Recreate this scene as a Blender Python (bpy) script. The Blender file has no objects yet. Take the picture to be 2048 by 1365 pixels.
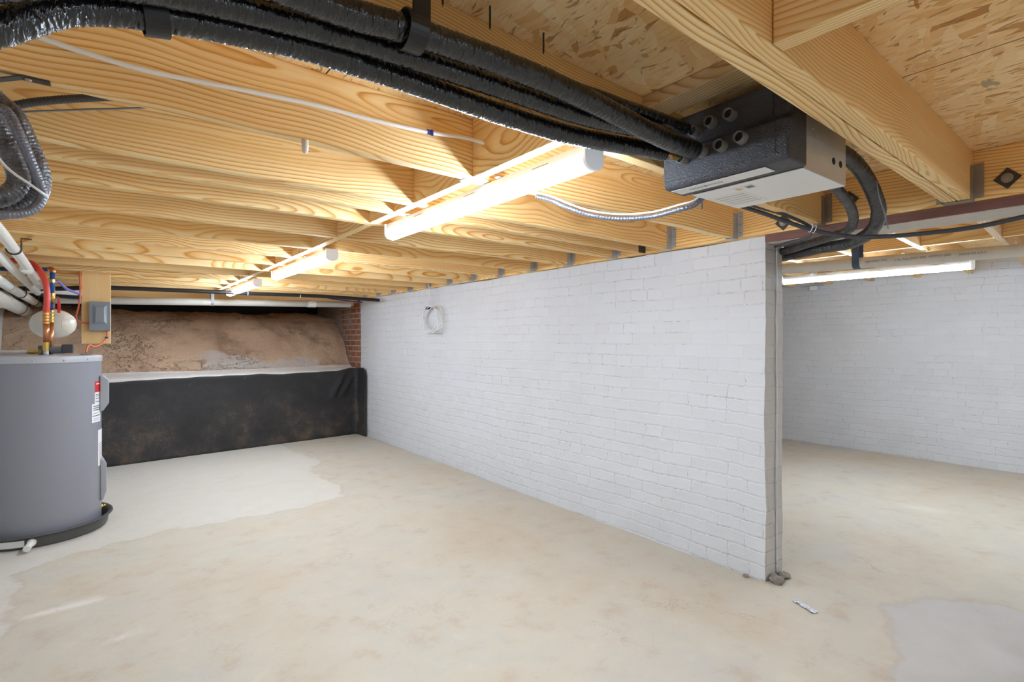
import bpy, math, random
from mathutils import Vector, Matrix, noise
random.seed(7)
scene = bpy.context.scene
COL = scene.collection
H = 1.197            # camera height
ZJ, ZO = 1.710, 1.894   # joist underside, subfloor underside (left room)
ZJ2, ZO2 = 1.819, 2.003  # right room
XW, XL = 2.585, 2.547    # partition face, ledger face

# ------------------------------------------------------------------ mesh helpers
class MB:
    def __init__(s): s.v = []; s.f = []
    def box(s, x0, x1, y0, y1, z0, z1, M=None):
        b = len(s.v)
        for z in (z0, z1):
            for x, y in ((x0, y0), (x1, y0), (x1, y1), (x0, y1)):
                p = Vector((x, y, z)); s.v.append(M @ p if M else p)
        s.f += [(b, b+3, b+2, b+1), (b+4, b+5, b+6, b+7), (b, b+1, b+5, b+4), (b+1, b+2, b+6, b+5), (b+2, b+3, b+7, b+6), (b+3, b, b+4, b+7)]
        return s
    def tube(s, pts, r, n=12, cap=True):
        pts = [Vector(p) for p in pts]; b = len(s.v); up = None; N = len(pts)
        for i, p in enumerate(pts):
            t = (pts[min(i+1, N-1)] - pts[max(i-1, 0)]).normalized()
            if up is None:
                up = Vector((0, 0, 1)) if abs(t.z) < .9 else Vector((1, 0, 0))
            a = (up - t * up.dot(t))
            if a.length < 1e-6: a = t.orthogonal()
            a.normalize(); up = a; c = t.cross(a)
            for k in range(n):
                th = 2*math.pi*k/n
                rr = r(i, th) if callable(r) else r
                s.v.append(p + (a*math.cos(th) + c*math.sin(th))*rr)
        for i in range(N-1):
            for k in range(n):
                k2 = (k+1) % n
                s.f.append((b+i*n+k, b+i*n+k2, b+(i+1)*n+k2, b+(i+1)*n+k))
        if cap:
            s.f.append(tuple(b+k for k in reversed(range(n)))); s.f.append(tuple(b+(N-1)*n+k for k in range(n)))
        return s
    def lathe(s, prof, c=(0, 0, 0), n=48, M=None):
        b = len(s.v); m = len(prof)
        for k in range(n):
            th = 2*math.pi*k/n
            for r, z in prof:
                p = Vector((r*math.cos(th), r*math.sin(th), z))
                if M: p = M @ p
                s.v.append(p + Vector(c))
        for k in range(n):
            k2 = (k+1) % n
            for i in range(m-1):
                s.f.append((b+k*m+i, b+k2*m+i, b+k2*m+i+1, b+k*m+i+1))
        return s
    def prism(s, poly, d, M=None):
        """poly: list of (a,b) in local XZ, extruded along local Y from d[0] to d[1]"""
        b = len(s.v); n = len(poly)
        for y in d:
            for a, z in poly:
                p = Vector((a, y, z)); s.v.append(M @ p if M else p)
        s.f.append(tuple(b+i for i in range(n))); s.f.append(tuple(b+n+i for i in reversed(range(n))))
        for i in range(n):
            j = (i+1) % n
            s.f.append((b+i, b+n+i, b+n+j, b+j))
        return s
    def build(s, name, mat, parent=None, origin=(0, 0, 0), smooth=False, bevel=0, sub=0, recalc=True):
        o0 = Vector(origin)
        me = bpy.data.meshes.new(name)
        me.from_pydata([tuple(Vector(p) - o0) for p in s.v], [], s.f)
        if recalc:
            import bmesh
            bm = bmesh.new(); bm.from_mesh(me); bmesh.ops.recalc_face_normals(bm, faces=bm.faces); bm.to_mesh(me); bm.free()
        if mat: me.materials.append(mat)
        if smooth:
            me.polygons.foreach_set('use_smooth', [True]*len(me.polygons))
        o = bpy.data.objects.new(name, me); COL.objects.link(o)
        if parent:
            o.parent = parent; o.location = o0 - parent.location
        else:
            o.location = o0
        if bevel:
            m = o.modifiers.new('bevel', 'BEVEL'); m.width = bevel; m.segments = 2; m.limit_method = 'ANGLE'
            if smooth is False:
                me.polygons.foreach_set('use_smooth', [False]*len(me.polygons))
        if sub:
            m = o.modifiers.new('sub', 'SUBSURF'); m.levels = sub; m.render_levels = sub
        return o

def smooth_angle(o, deg=35):
    me = o.data
    me.polygons.foreach_set('use_smooth', [True]*len(me.polygons))
    import bmesh
    bm = bmesh.new(); bm.from_mesh(me)
    for e in bm.edges:
        if len(e.link_faces) == 2 and e.calc_face_angle(0) > math.radians(deg): e.smooth = False
    bm.to_mesh(me); bm.free()
    return o

def spline(pts, ds=.01, closed=False):
    P = [Vector(p) for p in pts]; out = []
    n = len(P)
    for i in range(n-1):
        p0 = P[max(i-1, 0)]; p1 = P[i]; p2 = P[i+1]; p3 = P[min(i+2, n-1)]
        k = max(2, int((p2-p1).length/ds))
        for j in range(k):
            t = j/k
            out.append(.5*((2*p1) + (p2-p0)*t + (2*p0-5*p1+4*p2-p3)*t*t + (3*p1-p0-3*p2+p3)*t**3))
    out.append(P[-1]); return out

def tag(o, label, cat, group=None, kind=None):
    if label: o['label'] = label
    if cat: o['category'] = cat
    if group: o['group'] = group
    if kind: o['kind'] = kind
    return o
def thing(name, label, cat, loc, group=None):
    o = bpy.data.objects.new(name, None); COL.objects.link(o); o.location = loc
    o.empty_display_size = .05
    return tag(o, label, cat, group)
def structure(o): o['kind'] = 'structure'; return o

# ------------------------------------------------------------------ material helpers
def srgb(r, g, b):
    f = lambda c: (c/255/12.92) if c/255 <= .04045 else ((c/255+.055)/1.055)**2.4
    return (f(r), f(g), f(b), 1)
class NT:
    def __init__(s, name, rough=.6, metal=0, spec=.5):
        s.m = bpy.data.materials.new(name); s.m.use_nodes = True
        s.t = s.m.node_tree; s.b = s.t.nodes['Principled BSDF']
        s.b.inputs['Roughness'].default_value = rough; s.b.inputs['Metallic'].default_value = metal
        s.b.inputs['Specular IOR Level'].default_value = spec
    def n(s, typ, **kw):
        nd = s.t.nodes.new(typ)
        for k, v in kw.items():
            if k.startswith('_'): setattr(nd, k[1:], v)
            else: s.set(nd.inputs[k.replace('__', ' ')], v)
        return nd
    def set(s, sock, v):
        if isinstance(v, bpy.types.NodeSocket): s.t.links.new(v, sock)
        else: sock.default_value = v
    def math(s, op, a, b=0.0, c=None):
        nd = s.t.nodes.new('ShaderNodeMath'); nd.operation = op
        s.set(nd.inputs[0], a); s.set(nd.inputs[1], b)
        if c is not None: s.set(nd.inputs[2], c)
        return nd.outputs[0]
    def vmath(s, op, a, b):
        nd = s.t.nodes.new('ShaderNodeVectorMath'); nd.operation = op
        s.set(nd.inputs[0], a); s.set(nd.inputs[1], b); return nd.outputs[0]
    def mix(s, fac, a, b, blend='MIX'):
        nd = s.t.nodes.new('ShaderNodeMix'); nd.data_type = 'RGBA'; nd.blend_type = blend
        s.set(nd.inputs[0], fac); s.set(nd.inputs[6], a); s.set(nd.inputs[7], b); return nd.outputs[2]
    def ramp(s, fac, stops, interp='LINEAR'):
        nd = s.t.nodes.new('ShaderNodeValToRGB'); cr = nd.color_ramp; cr.interpolation = interp
        while len(cr.elements) < len(stops): cr.elements.new(.5)
        for e, (p, c) in zip(cr.elements, stops):
            e.position = p; e.color = c if len(c) == 4 else (*c, 1)
        s.set(nd.inputs[0], fac); return nd.outputs[0]
    def noise(s, vec, scale, detail=3, rough=.5, dist=0, out=0):
        nd = s.n('ShaderNodeTexNoise', Scale=scale, Detail=detail, Roughness=rough, Distortion=dist)
        if vec is not None: s.set(nd.inputs['Vector'], vec)
        return nd.outputs[out]
    def obj(s): return s.n('ShaderNodeTexCoord').outputs['Object']
    def mapping(s, vec, sc=(1, 1, 1), rot=(0, 0, 0), loc=(0, 0, 0)):
        nd = s.n('ShaderNodeMapping'); s.set(nd.inputs['Vector'], vec)
        nd.inputs['Scale'].default_value = sc; nd.inputs['Rotation'].default_value = rot; nd.inputs['Location'].default_value = loc
        return nd.outputs[0]
    def step(s, x, a, b):
        nd = s.n('ShaderNodeMapRange'); s.set(nd.inputs[0], x)
        nd.inputs[1].default_value = a; nd.inputs[2].default_value = b; nd.interpolation_type = 'SMOOTHSTEP'
        return nd.outputs[0]
    def bump(s, h, strength=.5, dist=.01):
        nd = s.n('ShaderNodeBump', Strength=strength, Distance=dist); s.set(nd.inputs['Height'], h)
        s.t.links.new(nd.outputs[0], s.b.inputs['Normal']); return nd
    def col(s, c): s.set(s.b.inputs['Base Color'], c); return s.m

def plain(name, c, rough=.5, metal=0, bump=None, var=.0):
    k = NT(name, rough, metal)
    if var:
        n = k.noise(k.obj(), 18, 4)
        lo = tuple(x*(1-var) for x in c[:3])+(1,); k.col(k.ramp(n, [(.3, lo), (.7, c)]))
    else: k.col(c)
    if bump:
        k.bump(k.noise(k.obj(), bump[0], 4), bump[1], bump[2])
    return k.m

def wood(name, light, mid, dark, freq=80, knots=True, rough=.55):
    """growth rings round a pith line; each board carries its own 'grain' = (pith depth, pith height, shift)"""
    k = NT(name, rough, 0, .3)
    P = k.obj()
    at = k.n('ShaderNodeAttribute'); at.attribute_type = 'OBJECT'; at.attribute_name = 'grain'
    g = k.n('ShaderNodeSeparateXYZ'); k.set(g.inputs[0], at.outputs['Vector'])
    sh = g.outputs[2]
    off = k.n('ShaderNodeCombineXYZ', X=k.math('MULTIPLY', sh, 6.1), Y=k.math('MULTIPLY', sh, 1.7), Z=k.math('MULTIPLY', sh, 2.9)).outputs[0]
    Q = k.vmath('ADD', P, off)
    sx = k.n('ShaderNodeSeparateXYZ'); k.set(sx.inputs[0], P)
    wob = k.n('ShaderNodeSeparateXYZ'); k.set(wob.inputs[0], k.noise(k.mapping(Q, (.95, .8, .8)), 1.0, 2, .5, 0, 1))
    wob2 = k.noise(k.mapping(Q, (2.2, 9, 9)), 1.0, 3, .55)
    y = k.math('ADD', k.math('ADD', sx.outputs[1], g.outputs[0]), k.math('MULTIPLY', k.math('SUBTRACT', wob.outputs[0], .5), .27))
    z = k.math('ADD', k.math('SUBTRACT', sx.outputs[2], g.outputs[1]), k.math('MULTIPLY', k.math('SUBTRACT', wob.outputs[1], .5), .15))
    r = k.math('SQRT', k.math('ADD', k.math('MULTIPLY', y, y), k.math('MULTIPLY', z, z)))
    r = k.math('ADD', r, k.math('MULTIPLY', k.math('SUBTRACT', wob2, .5), .014))
    ph = k.math('MULTIPLY', r, freq)
    ring = k.math('FRACT', ph)
    c = k.ramp(ring, [(0, mid), (.10, light), (.42, light), (.74, mid), (.90, dark), (1, dark)])
    vary = k.noise(k.mapping(Q, (.4, 12, 12)), 1.0, 2)
    c = k.mix(k.math('MULTIPLY', k.step(vary, .35, .7), .55), c, k.ramp(vary, [(.3, light), (.7, mid)]))
    fib = k.noise(k.mapping(Q, (3, 180, 180)), 1.0, 3, .6)
    c = k.mix(k.math('MULTIPLY', k.step(fib, .35, .75), .20), c, (dark[0]*1.05, dark[1]*1.05, dark[2]*1.05, 1))
    big = k.noise(k.mapping(Q, (.8, 2, 4)), 1.3, 3)
    c = k.mix(k.math('MULTIPLY', k.step(big, .45, .72), .35), c, dark)
    tone = k.ramp(k.math('FRACT', k.math('MULTIPLY', sh, 7.13)), [(0, (.93, .91, .87, 1)), (.5, (1, 1, 1, 1)), (1, (1.0, .95, .86, 1))])
    c = k.mix(1.0, c, tone, 'MULTIPLY')
    if knots:
        v = k.n('ShaderNodeTexVoronoi', Scale=1.0, Randomness=1.0); k.set(v.inputs['Vector'], k.mapping(Q, (1.25, 3.0, 3.6)))
        gate = k.n('ShaderNodeSeparateColor'); k.set(gate.inputs[0], v.outputs['Color'])
        kd = k.math('ADD', v.outputs['Distance'], k.math('MULTIPLY', k.math('SUBTRACT', k.noise(Q, 60, 2), .5), .05))
        on = k.math('GREATER_THAN', gate.outputs[0], .55)
        c = k.mix(k.math('MULTIPLY', k.math('MULTIPLY', k.math('SUBTRACT', 1.0, k.step(kd, .06, .17)), on), .35), c, srgb(176, 110, 48))
        c = k.mix(k.math('MULTIPLY', k.math('MULTIPLY', k.math('SUBTRACT', 1.0, k.step(kd, .02, .055)), on), .8), c, srgb(92, 52, 24))
    k.bump(ring, .06, .002)
    return k.col(c)

M = {}
M['pine'] = wood('pine', srgb(251, 229, 178), srgb(241, 201, 134), srgb(210, 150, 76), 82)
M['pine2'] = wood('pine_tight', srgb(250, 227, 176), srgb(240, 201, 137), srgb(212, 155, 84), 140)
M['spruce'] = wood('weathered_spruce', srgb(226, 200, 160), srgb(206, 176, 134), srgb(172, 138, 98), 100)
M['ledger'] = wood('ledger_pine', srgb(250, 223, 166), srgb(241, 196, 124), srgb(210, 150, 74), 90)

def osb():
    k = NT('osb', .65, 0, .25); P0 = k.obj()
    P = k.vmath('ADD', P0, k.vmath('MULTIPLY', k.vmath('SUBTRACT', k.noise(P0, 7, 4, .6, 0, 1), (.5, .5, .5)), (.05, .05, 0)))
    def rot(ang, sc, loc=(0, 0, 0)): return k.mapping(k.mapping(P, (1, 1, 1), (0, 0, ang)), sc, (0, 0, 0), loc)
    col = None
    for ang, sc, z in ((.08, (34, 6.5, 1), 0), (.55, (30, 7.5, 1), 3.3), (-.42, (38, 7, 1), 7.7), (1.25, (36, 8, 1), 5.1)):
        v = k.n('ShaderNodeTexVoronoi', Scale=1.0, Randomness=1.0); k.set(v.inputs['Vector'], rot(ang, sc, (z*3, z, 0)))
        g = k.n('ShaderNodeSeparateColor'); k.set(g.inputs[0], v.outputs['Color'])
        c = k.ramp(g.outputs[0], [(0, srgb(236, 194, 134)), (.3, srgb(250, 220, 168)), (.6, srgb(243, 208, 152)), (.85, srgb(253, 230, 186)), (.97, srgb(226, 178, 114)), (1, srgb(190, 134, 76))])
        col = c if col is None else k.mix(k.math('GREATER_THAN', g.outputs[1], .62), col, c)
    st = k.noise(rot(.1, (170, 16, 1)), 1.0, 4, .65)
    col = k.mix(k.math('MULTIPLY', k.step(st, .5, .68), .5), col, srgb(206, 154, 92))
    for ang, th in ((.25, .655), (-.3, .68), (.9, .71), (.05, .67)):
        sl = k.noise(rot(ang, (62, 13, 1), (ang*9, 0, 0)), 1.0, 2, .45)
        col = k.mix(k.math('MULTIPLY', k.step(sl, th, th+.035), .65), col, srgb(150, 100, 54))
    gl = k.noise(k.mapping(P0, (1.4, 3.2, 1)), 2.1, 4, .6)
    col = k.mix(k.math('MULTIPLY', k.step(gl, .665, .685), .85), col, srgb(176, 158, 130))
    sx = k.n('ShaderNodeSeparateXYZ'); k.set(sx.inputs[0], P0)
    sd = k.math('ABSOLUTE', k.math('SUBTRACT', k.math('FRACT', k.math('ADD', k.math('DIVIDE', k.math('SUBTRACT', sx.outputs[0], .46), 1.22), 4.5)), .5))
    col = k.mix(k.math('LESS_THAN', sd, .0016), col, srgb(70, 46, 26))
    k.bump(st, .25, .004)
    return k.col(col)
M['osb'] = osb()

def painted_brick(name, base=(212, 213, 216), alt=(202, 202, 203), crack=(150, 146, 142), bw=.215, rh=.0685, grey=0.0):
    k = NT(name, .62, 0, .3); P = k.obj()
    s = k.n('ShaderNodeSeparateXYZ'); k.set(s.inputs[0], P)
    uv = k.n('ShaderNodeCombineXYZ', X=k.math('ADD', s.outputs[0], s.outputs[1]), Y=s.outputs[2]).outputs[0]
    w1 = k.vmath('MULTIPLY', k.vmath('SUBTRACT', k.noise(P, 1.1, 2, .5, 0, 1), (.5, .5, .5)), (.07, .06, 0))
    w2 = k.vmath('MULTIPLY', k.vmath('SUBTRACT', k.noise(P, 14, 3, .6, 0, 1), (.5, .5, .5)), (.026, .02, 0))
    q = k.vmath('ADD', k.vmath('ADD', uv, w1), w2)
    def brick(mortar, sm):
        b = k.n('ShaderNodeTexBrick', Color1=(1, 1, 1, 1), Color2=(0, 0, 0, 1), Mortar=(.5, .5, .5, 1), Scale=1.0)
        b.inputs['Mortar Size'].default_value = mortar; b.inputs['Mortar Smooth'].default_value = sm
        b.inputs['Brick Width'].default_value = bw; b.inputs['Row Height'].default_value = rh
        b.offset = .43; b.squash = .55; b.squash_frequency = 3; b.offset_frequency = 2
        k.set(b.inputs['Vector'], q); return b
    wide = brick(.007, .7); thin = brick(.0016, .2)
    tone = k.noise(P, .9, 4, .6)
    c = k.mix(k.math('MULTIPLY', wide.outputs['Color'], .4), srgb(*base), srgb(*alt))
    c = k.mix(k.math('MULTIPLY', k.step(tone, .45, .7), .5), c, srgb(*alt))
    patch = k.noise(P, 3.2, 5, .7)
    low = k.step(s.outputs[2], 1.5, 0.1)
    vis = k.step(k.math('ADD', patch, k.math('MULTIPLY', low, .07)), .43, .60)
    fine = k.step(k.noise(P, 38, 3, .7), .42, .6)
    cf = k.math('MULTIPLY', k.math('MULTIPLY', thin.outputs['Fac'], vis), fine)
    c = k.mix(k.math('MULTIPLY', cf, .9), c, srgb(*crack))
    pits = k.math('MULTIPLY', k.step(k.noise(P, 55, 3, .65), .70, .76), k.step(patch, .5, .7))
    c = k.mix(k.math('MULTIPLY', pits, .6), c, srgb(*crack))
    h = k.math('ADD', k.math('MULTIPLY', wide.outputs['Fac'], -1.0), k.math('ADD', k.math('MULTIPLY', k.noise(P, 24, 4, .65), .9), k.math('MULTIPLY', cf, -1.2)))
    k.bump(h, .32, .006)
    return k.col(c)
M['white_brick'] = painted_brick('white_painted_brick')
M['white_wall'] = painted_brick('white_painted_rubble', (212, 213, 215), (200, 200, 201), (160, 157, 155))
M['jamb'] = painted_brick('shade_greyed_brick', (196, 192, 186), (182, 178, 172), (140, 134, 128), .3)  # white brick paint greyed to carry the shade on the partition end

def raw_brick():
    k = NT('red_brick', .85, 0, .2); P = k.obj(); s = k.n('ShaderNodeSeparateXYZ'); k.set(s.inputs[0], P)
    uv = k.n('ShaderNodeCombineXYZ', X=s.outputs[1], Y=s.outputs[2]).outputs[0]
    uv = k.vmath('ADD', uv, k.vmath('MULTIPLY', k.vmath('SUBTRACT', k.noise(P, 12, 2, .5, 0, 1), (.5, .5, .5)), (.012, .012, 0)))
    b = k.n('ShaderNodeTexBrick', Color1=srgb(158, 104, 82), Color2=srgb(132, 82, 62), Mortar=srgb(192, 172, 152), Scale=1.0)
    b.inputs['Mortar Size'].default_value = .007; b.inputs['Mortar Smooth'].default_value = .3
    b.inputs['Brick Width'].default_value = .205; b.inputs['Row Height'].default_value = .07
    k.set(b.inputs['Vector'], uv)
    sm = k.step(k.math('ADD', k.noise(P, 5, 4, .6), k.math('MULTIPLY', s.outputs[1], .45)), 3.60, 3.72)
    c = k.mix(k.math('MULTIPLY', sm, .85), b.outputs['Color'], srgb(150, 138, 128))
    c = k.mix(k.math('MULTIPLY', k.noise(P, 30, 3), .4), c, srgb(120, 96, 80))
    k.bump(k.math('MULTIPLY', b.outputs['Fac'], -1.0), .6, .006)
    return k.col(c)
M['red_brick'] = raw_brick()

def clay():
    k = NT('clay', .95, 0, .1); P = k.obj()
    n = k.noise(P, 2.2, 6, .65); s = k.n('ShaderNodeSeparateXYZ'); k.set(s.inputs[0], P)
    c = k.ramp(n, [(.25, srgb(164, 134, 110)), (.42, srgb(202, 171, 144)), (.58, srgb(214, 183, 154)), (.75, srgb(182, 156, 134))])
    gm = k.step(k.math('ADD', k.noise(P, 1.6, 4, .6), k.math('MULTIPLY', k.math('SUBTRACT', 1.06, s.outputs[2]), .9)), .54, .60)
    gx = k.math('MULTIPLY', gm, k.step(s.outputs[0], .75, 1.0))
    c = k.mix(k.math('MULTIPLY', gx, .75), c, srgb(206, 200, 194))
    stn = k.step(k.math('ADD', k.noise(k.mapping(P, (1.2, 1, 1.6)), 1.7, 5, .65), k.math('MULTIPLY', k.math('SUBTRACT', s.outputs[2], 1.35), .35)), .50, .66)
    c = k.mix(k.math('MULTIPLY', stn, .6), c, srgb(124, 102, 82))
    v = k.n('ShaderNodeTexVoronoi', Scale=5.5); v.feature = 'DISTANCE_TO_EDGE'
    k.set(v.inputs['Vector'], k.vmath('ADD', k.mapping(P, (1, 1.2, 1.6)), k.vmath('MULTIPLY', k.noise(P, 6, 4, .7, 0, 1), (.5, .5, .5))))
    cr = k.math('MULTIPLY', k.math('SUBTRACT', 1.0, k.step(v.outputs['Distance'], .0, .035)), k.step(k.noise(P, 1.9, 3), .50, .62))
    c = k.mix(k.math('MULTIPLY', cr, .6), c, srgb(124, 98, 78))
    dk = k.step(k.noise(P, 26, 5, .75), .6, .72)
    c = k.mix(k.math('MULTIPLY', dk, .35), c, srgb(150, 122, 100))
    k.bump(k.math('SUBTRACT', k.noise(P, 14, 6, .72), k.math('MULTIPLY', cr, .8)), .9, .045)
    return k.col(c)
M['clay'] = clay()
M['ledge'] = plain('ledge_concrete', srgb(214, 208, 202), .9, 0, (20, .4, .01), .12)

def membrane():
    k = NT('dimpled_membrane', .58, 0, .35); P = k.obj(); s = k.n('ShaderNodeSeparateXYZ'); k.set(s.inputs[0], P)
    gx = k.math('SINE', k.math('MULTIPLY', k.math('ADD', s.outputs[0], s.outputs[1]), 330.0)); gz = k.math('SINE', k.math('MULTIPLY', s.outputs[2], 330.0))
    d = k.math('MULTIPLY', gx, gz)
    dust = k.math('ADD', k.noise(P, 2.6, 6, .7), k.math('MULTIPLY', k.math('SUBTRACT', .30, s.outputs[2]), .28))
    c = k.ramp(dust, [(.38, srgb(44, 42, 43)), (.55, srgb(58, 54, 53)), (.68, srgb(92, 78, 66)), (.82, srgb(140, 118, 96))])
    c = k.mix(k.math('MULTIPLY', k.math('MULTIPLY', k.step(k.noise(P, 60, 3, .7), .55, .75), k.step(dust, .42, .62)), .5), c, srgb(150, 130, 110))
    c = k.mix(k.math('MULTIPLY', k.step(k.noise(P, 42, 2, .5), .77, .80), .85), c, srgb(190, 184, 176))
    c = k.mix(k.math('MULTIPLY', k.step(d, .2, 1), .35), c, srgb(84, 80, 80))
    h = k.math('ADD', k.math('MULTIPLY', d, .6), k.math('MULTIPLY', k.noise(P, 7, 3), 2.0))
    k.bump(h, .5, .006)
    return k.col(c)
M['membrane'] = membrane()

def floor_mat():
    k = NT('concrete_floor', .75, 0, .3); P = k.obj()
    a = k.n('ShaderNodeAttribute'); a.attribute_name = 'patch'
    at = k.n('ShaderNodeSeparateColor'); k.set(at.inputs[0], a.outputs['Color'])
    wob = k.math('MULTIPLY', k.math('SUBTRACT', k.noise(P, 7, 5, .65), .5), .22)
    pm = k.step(k.math('ADD', at.outputs[0], wob), .485, .515)      # pale skim coat
    gm = k.step(k.math('ADD', at.outputs[1], wob), .485, .515)      # grey patch
    ed = lambda x: k.math('SUBTRACT', 1.0, k.step(k.math('ABSOLUTE', k.math('SUBTRACT', k.math('ADD', x, wob), .5)), .0, .035))
    n1 = k.noise(P, 1.3, 6, .62); n2 = k.noise(P, 6.5, 6, .68); n3 = k.noise(k.mapping(P, (1.2, 1, 1)), 45, 4, .7)
    c = k.ramp(n1, [(.3, srgb(187, 173, 153)), (.5, srgb(190, 182, 166)), (.68, srgb(184, 179, 169))])
    c = k.mix(k.math('MULTIPLY', k.step(n2, .5, .72), .65), c, srgb(176, 158, 138))
    c = k.mix(k.math('MULTIPLY', k.step(n2, .48, .28), .4), c, srgb(202, 193, 179))
    c = k.mix(k.math('MULTIPLY', pm, .85), c, k.ramp(n2, [(.3, srgb(196, 190, 179)), (.7, srgb(203, 199, 191))]))
    c = k.mix(k.math('MULTIPLY', gm, .9), c, k.ramp(n2, [(.3, srgb(178, 174, 169)), (.7, srgb(187, 184, 180))]))
    c = k.mix(k.math('MULTIPLY', k.math('MAXIMUM', ed(at.outputs[0]), ed(at.outputs[1])), .2), c, srgb(160, 138, 118))
    c = k.mix(k.math('MULTIPLY', at.outputs[2], k.step(k.noise(P, 16, 3, .6), .25, .5)), c, srgb(234, 232, 230))
    sp = k.math('MULTIPLY', k.step(n3, .65, .74), k.step(k.noise(P, 2.4, 4, .65), .46, .60))
    c = k.mix(k.math('MULTIPLY', sp, .55), c, srgb(138, 118, 100))
    v = k.n('ShaderNodeTexVoronoi', Scale=1.5); v.feature = 'DISTANCE_TO_EDGE'
    k.set(v.inputs['Vector'], k.vmath('ADD', P, k.vmath('MULTIPLY', k.noise(P, 3, 6, .75, 0, 1), (.6, .6, 0))))
    cr = k.math('MULTIPLY', k.math('SUBTRACT', 1.0, k.step(v.outputs['Distance'], .0, .006)), k.step(k.noise(P, 1.1, 3), .54, .62))
    c = k.mix(k.math('MULTIPLY', cr, .45), c, srgb(140, 120, 100))
    k.bump(k.math('ADD', n2, k.math('MULTIPLY', n3, .25)), .28, .012)
    return k.col(c)
M['floor'] = floor_mat()

def wrapped_black(name='wrapped_insulation', c1=srgb(8, 7, 9), c2=srgb(20, 18, 19), rough=.2, scale=1.0):
    k = NT(name, rough, 0, .7); P = k.obj()
    n = k.noise(k.mapping(P, (95*scale, 30, 30)), 1.0, 3, .55)
    n2 = k.noise(k.mapping(P, (22, 14, 14)), 1.0, 3, .5)
    k.bump(k.math('ADD', n, k.math('MULTIPLY', n2, 1.0)), .75, .012)
    k.set(k.b.inputs['Roughness'], k.math('ADD', k.math('MULTIPLY', k.noise(P, 9, 3), .25), rough-.08))
    k.b.inputs['Coat Weight'].default_value = .2; k.b.inputs['Coat Roughness'].default_value = .08
    return k.col(k.ramp(n, [(.3, c1), (.75, c2)]))
M['wrap'] = wrapped_black()
M['wrap3'] = wrapped_black('dark_rubber_insulation', srgb(34, 33, 34), srgb(74, 72, 71), .32, .8)
M['wrap2'] = wrapped_black('grey_black_insulation', srgb(58, 57, 60), srgb(112, 110, 112), .3, .6)
def corrugated(name, c, rough=.4, metal=.0):
    k = NT(name, rough, metal); k.bump(k.noise(k.obj(), 140, 2), .5, .004); return k.col(c)
M['conduit'] = corrugated('flexible_conduit', srgb(58, 58, 62))
M['conduit_grey'] = corrugated('grey_armoured_conduit', srgb(120, 122, 132), .35, .5)
M['black'] = plain('black_plastic', srgb(28, 27, 28), .4)
M['void_dark'] = plain('painted_void_dark', srgb(20, 20, 22), .5)  # flat black painted as the darkness of the crawl void
M['pvc'] = plain('white_pvc', srgb(236, 234, 226), .35, 0, None, .06)
M['pvc_dirty'] = plain('dusty_pvc', srgb(222, 217, 206), .45, 0, None, .10)
M['white_metal'] = plain('white_enamel', srgb(196, 196, 200), .45)
M['tank'] = plain('heater_grey_enamel', srgb(138, 139, 147), .32)
M['tank_lid'] = plain('heater_lid_grey', srgb(176, 177, 182), .4)
M['cover'] = plain('access_cover_grey', srgb(156, 158, 163), .45)
M['pan'] = plain('black_pan_plastic', srgb(80, 78, 76), .4, 0, (30, .15, .01))
M['beige'] = plain('beige_enamel', srgb(222, 214, 200), .25)
M['red'] = plain('red_pex', srgb(214, 72, 58), .35)
M['blue'] = plain('blue_pex', srgb(28, 84, 160), .35)
M['purple'] = plain('violet_tube', srgb(110, 112, 190), .4)
M['orange'] = plain('orange_cable', srgb(228, 110, 72), .45)
M['copper'] = plain('copper', srgb(206, 138, 98), .3, .85)
M['brass'] = plain('brass', srgb(200, 164, 84), .3, .9)
M['galv'] = plain('galvanised_steel', srgb(186, 188, 192), .42, .2, (60, .1, .004), .2)
M['steel_dull'] = plain('dull_steel', srgb(164, 152, 138), .5, .3, None, .2)
M['iron'] = plain('dark_iron', srgb(74, 68, 64), .55, .5)
M['primer'] = plain('red_oxide_primer', srgb(122, 78, 66), .6, 0, (14, .3, .008), .2)
M['grey_box'] = plain('grey_switch_enamel', srgb(136, 144, 152), .35)
M['label_white'] = plain('white_label', srgb(232, 232, 232), .5)
M['label_red'] = plain('red_label', srgb(206, 40, 48), .5)
M['ink'] = plain('black_ink', srgb(40, 40, 44), .6)
M['ink_grey'] = plain('grey_ink', srgb(120, 120, 126), .6)
M['cable_white'] = plain('white_cable', srgb(232, 230, 228), .4)
M['zip_blue'] = plain('blue_clip', srgb(52, 52, 140), .45)
M['strap_blue'] = plain('slate_blue_strap', srgb(70, 86, 112), .5)
M['panel'] = plain('galvanised_panel', srgb(196, 192, 184), .38, .55, (40, .05, .003), .06)
M['panel_white'] = plain('pale_enamel_panel', srgb(236, 237, 240), .4)
M['foil'] = plain('crumpled_foil', srgb(224, 224, 232), .3, .6, (60, .9, .02))
M['mortar'] = plain('old_mortar', srgb(150, 140, 130), .9, 0, (24, .8, .02), .25)
def foam():
    k = NT('black_foam_casing', .38, 0, .6); k.bump(k.noise(k.obj(), 330, 2, .5), 1.0, .004)
    return k.col(srgb(52, 50, 54))
M['foam'] = foam()
M['hole'] = plain('painted_hole_dark', srgb(8, 8, 9), .8)  # black painted as the shade inside open holes
M['foam_ring'] = plain('grey_pipe_stub', srgb(128, 124, 120), .6, 0, (90, .4, .004))
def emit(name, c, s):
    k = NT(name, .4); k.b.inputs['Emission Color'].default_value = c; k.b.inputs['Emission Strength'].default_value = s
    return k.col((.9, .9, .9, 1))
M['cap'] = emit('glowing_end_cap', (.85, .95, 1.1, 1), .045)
M['lens'] = emit('lit_diffuser', (.79, .955, 1.15, 1), 15.0)
M['lens_bright'] = emit('brighter_lit_diffuser', (.79, .955, 1.15, 1), 18.5)

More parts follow.
